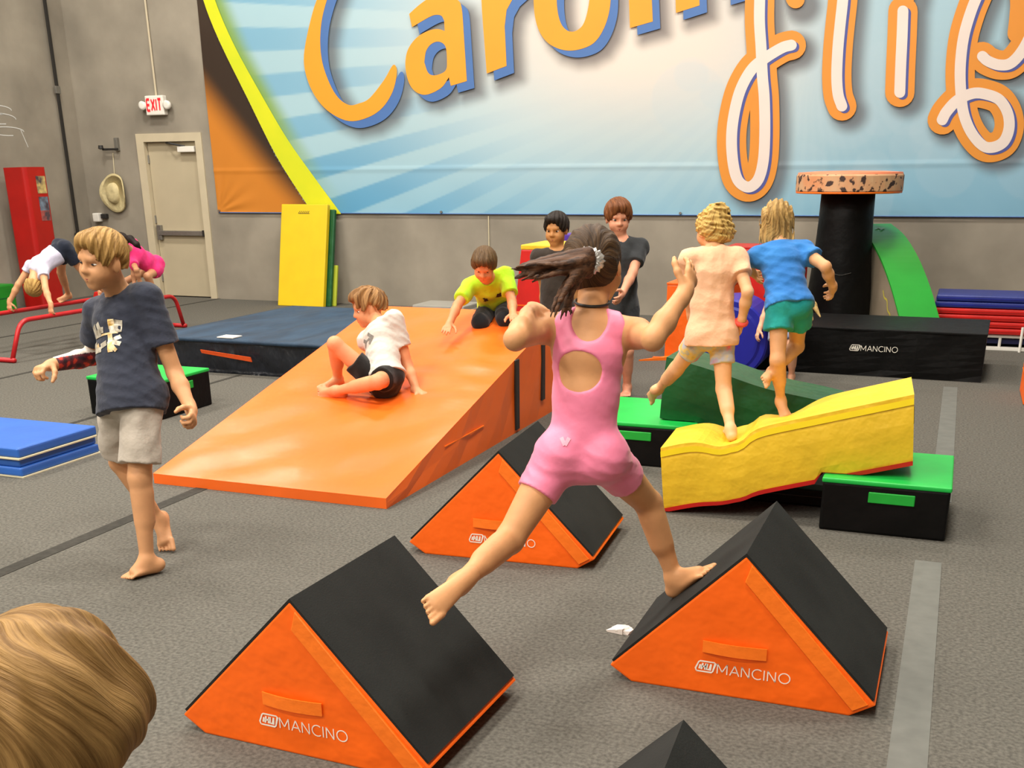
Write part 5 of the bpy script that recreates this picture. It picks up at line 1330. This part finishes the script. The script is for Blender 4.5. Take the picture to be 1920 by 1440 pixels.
# ------------------------------------------------------------------ girl in the blue shirt
K = pose(1.07, (1478, 574, 5.28), (1462, 462, 1), -6, 2,
         {'R': ((1548, 500, -1), (1562, 540, 1), (1556, 562, 1), dict(n=-RIGHT, th=AWAY, curl=.5)), 'L': ((1402, 492, 1), (1412, 512, 1), (1424, 520, 1))},
         {'R': ((1494, 650, 1), (1452, 694, -1), (1434, 716, -1)), 'L': ((1458, 676, -1), (1464, 752, 1), (1476, 786, -1))},
         dict(px=1456, py=414, th=6, pitch=-8, s=1, len=.13, up=UP + AWAY * .1, size=.172))
root = person('child with a straight blonde bob in a blue shirt stepping along the yellow block', K)
f = body_field(K, .006); V, F = f.mesh(); link_np('body', V, F, skin((216, 160, 112)), root)
tee(K, root, .006, cloth('blue_shirt', (58, 130, 200), (46, 112, 184), vscale=5), hem=-.015, sleeve=.5, g=.016, seed=14, amp=.0065, wd=UP, wl=.10, label='blue shirt')
shorts(K, root, .006, cloth('teal_shorts', (40, 160, 150), (20, 130, 130), vscale=5), ln=.42, g=.016, top=.02, seed=14, flare=.012, label='teal shorts')
f = Field(.0055); h = K.hh; A = (K.hr, K.hf, K.hu)
f.ell(hl(K, 0, -.06, .14), (.40 * h, .47 * h, .41 * h), A, .02)
f.econe(hl(K, 0, -.17, .0), hl(K, 0, -.24, -.66), K.hr, .40 * h, .27 * h, .45 * h, .19 * h, .04); f.plane(hl(K, 0, -.2, -.60), -K.hu + K.hf * .1)
f.ell(hl(K, 0, .50, -.30), (.34 * h, .42 * h, .60 * h), A, .02, 's')
def bob(x, y, z):
    u = ((x - K.hc[0]) * K.hr[0] + (y - K.hc[1]) * K.hr[1] + (z - K.hc[2]) * K.hr[2]) / K.hh; zz = ((x - K.hc[0]) * K.hu[0] + (y - K.hc[1]) * K.hu[1] + (z - K.hc[2]) * K.hu[2]) / K.hh
    return .005 * np.sin(u * 42 + 2 * np.sin(zz * 5)) + .003 * np.sin(u * 83 + zz * 3)
V, F = f.mesh(bob); link_hair(K, V, F, (206, 170, 104), (126, 94, 50), root)

# ------------------------------------------------------------------ child half hidden behind the blue shirt
K = pose(1.06, (1468, 602, 8.25), (1476, 530, 1), 170, 170,
         {'R': ((1436, 584, 1), (1424, 618, -1), (1414, 642, -1), dict(curl=.5)), 'L': ((1512, 584, 1), (1506, 624, -1), (1500, 654, -1), dict(curl=.5))},
         {'R': ((1456, 660, -1), (1458, 708, 1), (1452, 722, -1)), 'L': ((1486, 660, -1), (1484, 706, 1), (1480, 720, -1))},
         dict(px=1478, py=496, th=176, pitch=-20, s=-1, len=.12, up=UP))
root = person('child in a dark blue shirt and grey shorts mostly hidden behind the child in blue', K)
f = body_field(K, .0068); V, F = f.mesh(); bo = link_np('body', V, F, skin((224, 168, 134)), root); face_parts(K, root, bo)
tee(K, root, .0068, cloth('dark_blue_shirt', (34, 52, 110)), hem=-.02, sleeve=.55, g=.014, seed=15); shorts(K, root, .0068, cloth('grey_blue_shorts', (150, 158, 180), (110, 116, 140), vscale=9), ln=.62, g=.016, seed=15)
hair_short(K, root, .006, (214, 180, 116), (150, 114, 62), fringe=.22, puff=.05, nape=-.2, seed=15)
f = Field(.005)
for k, (x0, y0, x1, y1) in enumerate(((1502, 545, 1518, 614), (1508, 545, 1524, 600), (1514, 550, 1538, 594), (1504, 545, 1522, 610))):
    a, b = DZ(x0, y0, 7.95), DZ(x1, y1, 7.9); f.cone(a, (a + b) / 2, .018, .022, .01); f.cone((a + b) / 2, b, .022, .006, .01)
V, F = f.mesh(); link_hair(K, V, F, (214, 184, 120), (150, 120, 70), root, 'hair_lock', None, (0, 0, 1))
# ------------------------------------------------------------------ child in a pike on the low bars
K = pose(1.18, (117, 468, 10.36), (63, 508, -1), 0, 0,
         {'R': ((24, 545, 1), (14, 575, 1), (8, 590, 1), dict(n=-UP, th=RIGHT, curl=.6)), 'L': ((84, 540, -1), (88, 572, 1), (88, 586, 1), dict(n=-UP, th=-RIGHT, curl=.6))},
         {'R': ((128, 512, 1), (142, 546, 1), (126, 556, -1)), 'L': ((166, 500, 1), (192, 545, -1), (180, 562, -1))},
         dict(px=64, py=533, th=-8, pitch=-12, s=-1, len=.12, up=(0, -.35, -.95), size=.17), fpv=(0, .3, -1), fcv=(0, .45, -1))
K.wr['L'] = np.array([-7.76, 8.02, .44]); K.tip['L'] = np.array([-7.76, 8.00, .35]); K.wr['R'] = np.array([-8.36, 8.12, .44]); K.tip['R'] = np.array([-8.36, 8.10, .35])
K.an['R'] = np.array([-8.36, 8.90, .43]); K.to['R'] = np.array([-8.37, 8.76, .39]); K.an['L'] = np.array([-7.80, 8.88, .43]); K.to['L'] = np.array([-7.78, 8.74, .39])
for s_ in 'RL':
    K.el[s_] = (K.sh[s_] + K.wr[s_]) / 2 + np.array([0, -.02, 0]); K.kn[s_] = (K.hip[s_] + K.an[s_]) / 2 + np.array([0, -.05, 0])
root = person('child in white shirt and navy shorts bent double on the low red bars', K)
f = body_field(K, .0075); V, F = f.mesh(); link_np('body', V, F, skin((222, 164, 120)), root)
tee(K, root, .0075, cloth('lilac_white_shirt', (214, 210, 226), (196, 194, 214), vscale=7), hem=.06, sleeve=.35, g=.012, seed=21, label='pale lilac white shirt')
shorts(K, root, .0075, cloth('navy_shorts', (30, 36, 50)), ln=.5, g=.014, top=.10, seed=21, label='navy shorts')
hair_short(K, root, .0068, (206, 168, 96), (140, 104, 54), fringe=.24, puff=.06, nape=-.2, seed=21)

# ------------------------------------------------------------------ child squatting at the far end of the bars
K = pose(1.10, (290, 500, 11.42), (244, 470, -1), -95, -95,
         {'R': ((250, 505, 1), (252, 535, 1), (252, 548, 1), dict(curl=.6, n=-UP)), 'L': ((256, 506, -1), (263, 532, 1), (262, 548, 1), dict(curl=.6, n=-UP))},
         {'R': ((262, 508, 1), (292, 536, 1), (274, 548, 1)), 'L': ((272, 516, -1), (297, 537, 1), (280, 548, -1))},
         dict(px=226, py=455, th=-100, pitch=-25, s=-1, len=.12, up=UP - RIGHT * .6))
for s_, x in (('R', -8.0), ('L', -7.72)):
    K.an[s_] = np.array([-7.78 - (.58 if s_ == 'R' else 0), 9.50, .43]); K.to[s_] = K.an[s_] + np.array([-.06, -.11, -.04])
    K.kn[s_] = reach(K.hip[s_], 268 if s_ == 'R' else 276, 512 if s_ == 'R' else 518, .22, -1 if s_ == 'L' else 1)
root = person('child in a hot pink shirt squatting on the low red bars', K)
f = body_field(K, .0078); V, F = f.mesh(); link_np('body', V, F, skin((196, 142, 104)), root)
tee(K, root, .0078, cloth('hot_pink_shirt', (240, 60, 130), (226, 46, 116), vscale=7), hem=-.05, sleeve=.5, g=.014, seed=22, label='hot pink shirt')
shorts(K, root, .0078, cloth('pink_shorts', (236, 60, 120)), ln=.3, g=.010, top=.05, seed=22)
hair_short(K, root, .0068, (44, 32, 28), (26, 18, 16), fringe=.24, puff=.05, nape=-.2, seed=22)
f = Field(.007); pts = [hl(K, 0, -.4, .1), DZ(244, 448, 10.95), DZ(256, 458, 10.95), DZ(264, 466, 10.98)]
for a, b, r0, r1 in zip(pts[:-1], pts[1:], (.03, .035, .028), (.035, .028, .008)): f.cone(a, b, r0, r1, .02)
V, F = f.mesh(); link_hair(K, V, F, (44, 32, 28), (26, 18, 16), root, 'ponytail', None, pts[-1] - pts[1])

# ------------------------------------------------------------------ child in front, only the hair in view
def standing(H, base, th):
    K = Kid(); K.H = H; K.tr = .047; fw = face(th); r = nrm(np.cross(fw, UP)); b = np.array(base, float)
    K.fp = K.fc = fw; K.rp = K.rc = r; K.up = UP.copy()
    K.pel = b + UP * .50 * H; K.nb = K.pel + UP * .295 * H
    K.hip = {s: K.pel + r * q * .056 * H - UP * .012 * H for s, q in (('R', 1), ('L', -1))}; K.sh = {s: K.nb + r * q * .1 * H - UP * .034 * H for s, q in (('R', 1), ('L', -1))}
    K.el, K.wr, K.tip, K.kn, K.an, K.to, K.hp = {}, {}, {}, {}, {}, {}, {}
    for s, q in (('R', 1), ('L', -1)):
        K.el[s] = K.sh[s] + nrm(-UP + r * q * .12) * .172 * H; K.wr[s] = K.el[s] + nrm(-UP + fw * .25) * .142 * H; K.tip[s] = K.wr[s] + nrm(-UP + fw * .2) * .098 * H; K.hp[s] = {}
        K.kn[s] = K.hip[s] - UP * .232 * H + fw * .006; K.an[s] = b + r * q * .052 * H + UP * .042 * H; K.to[s] = K.an[s] + fw * .115 * H - UP * .025 * H
    return K
hc = DZ(92, 1352, 1.07); fw_ = face(-8)
K = standing(1.16, (hc[0] - fw_[0] * .03, hc[1] - fw_[1] * .03, 0), -8)
K.hh = .172 * K.H; K.hc = hc; K.hf = face(-8, -12); K.hu = nrm(UP - K.hf * (UP @ K.hf)); K.hr = nrm(np.cross(K.hf, K.hu))
dz = hc[2] - (K.nb[2] + .118 * K.H)
root = person('child with tousled light brown hair, of whom only the top of the head shows', K)
f = body_field(K, .007); V, F = f.mesh(); bo = link_np('body', V, F, skin((214, 156, 112)), root)
tee(K, root, .007, cloth('maroon_shirt', (96, 30, 36)), hem=-.05, sleeve=.6, g=.014, seed=24, label='dark red shirt'); shorts(K, root, .007, cloth('grey_shorts', (90, 90, 96)), ln=.7, g=.018, seed=24)
def ex(f):
    h = K.hh; A = (K.hr, K.hf, K.hu)
    f.ell(hl(K, .38, -.02, .02), (.10 * h, .22 * h, .16 * h), A, .04); f.ell(hl(K, -.38, -.02, .02), (.10 * h, .22 * h, .16 * h), A, .04)
f = Field(.0035); h = K.hh; A = (K.hr, K.hf, K.hu)
f.ell(hl(K, 0, -.06, .155), (.42 * h, .48 * h, .43 * h), A, .02); f.ell(hl(K, 0, -.24, -.08), (.34 * h, .24 * h, .32 * h), A, .03); ex(f)
f.ell(hl(K, 0, .52, -.34), (.34 * h, .42 * h, .50 * h), A, .02, 's'); f.plane(hl(K, 0, -.3, -.36), -K.hu)
wh = hl(K, -.22, -.10, .54)
V, F = f.mesh(strand_disp(K, .004, 11, 4, wh)); link_hair(K, V, F, (172, 134, 80), (112, 80, 38), root, 'hair', wh)
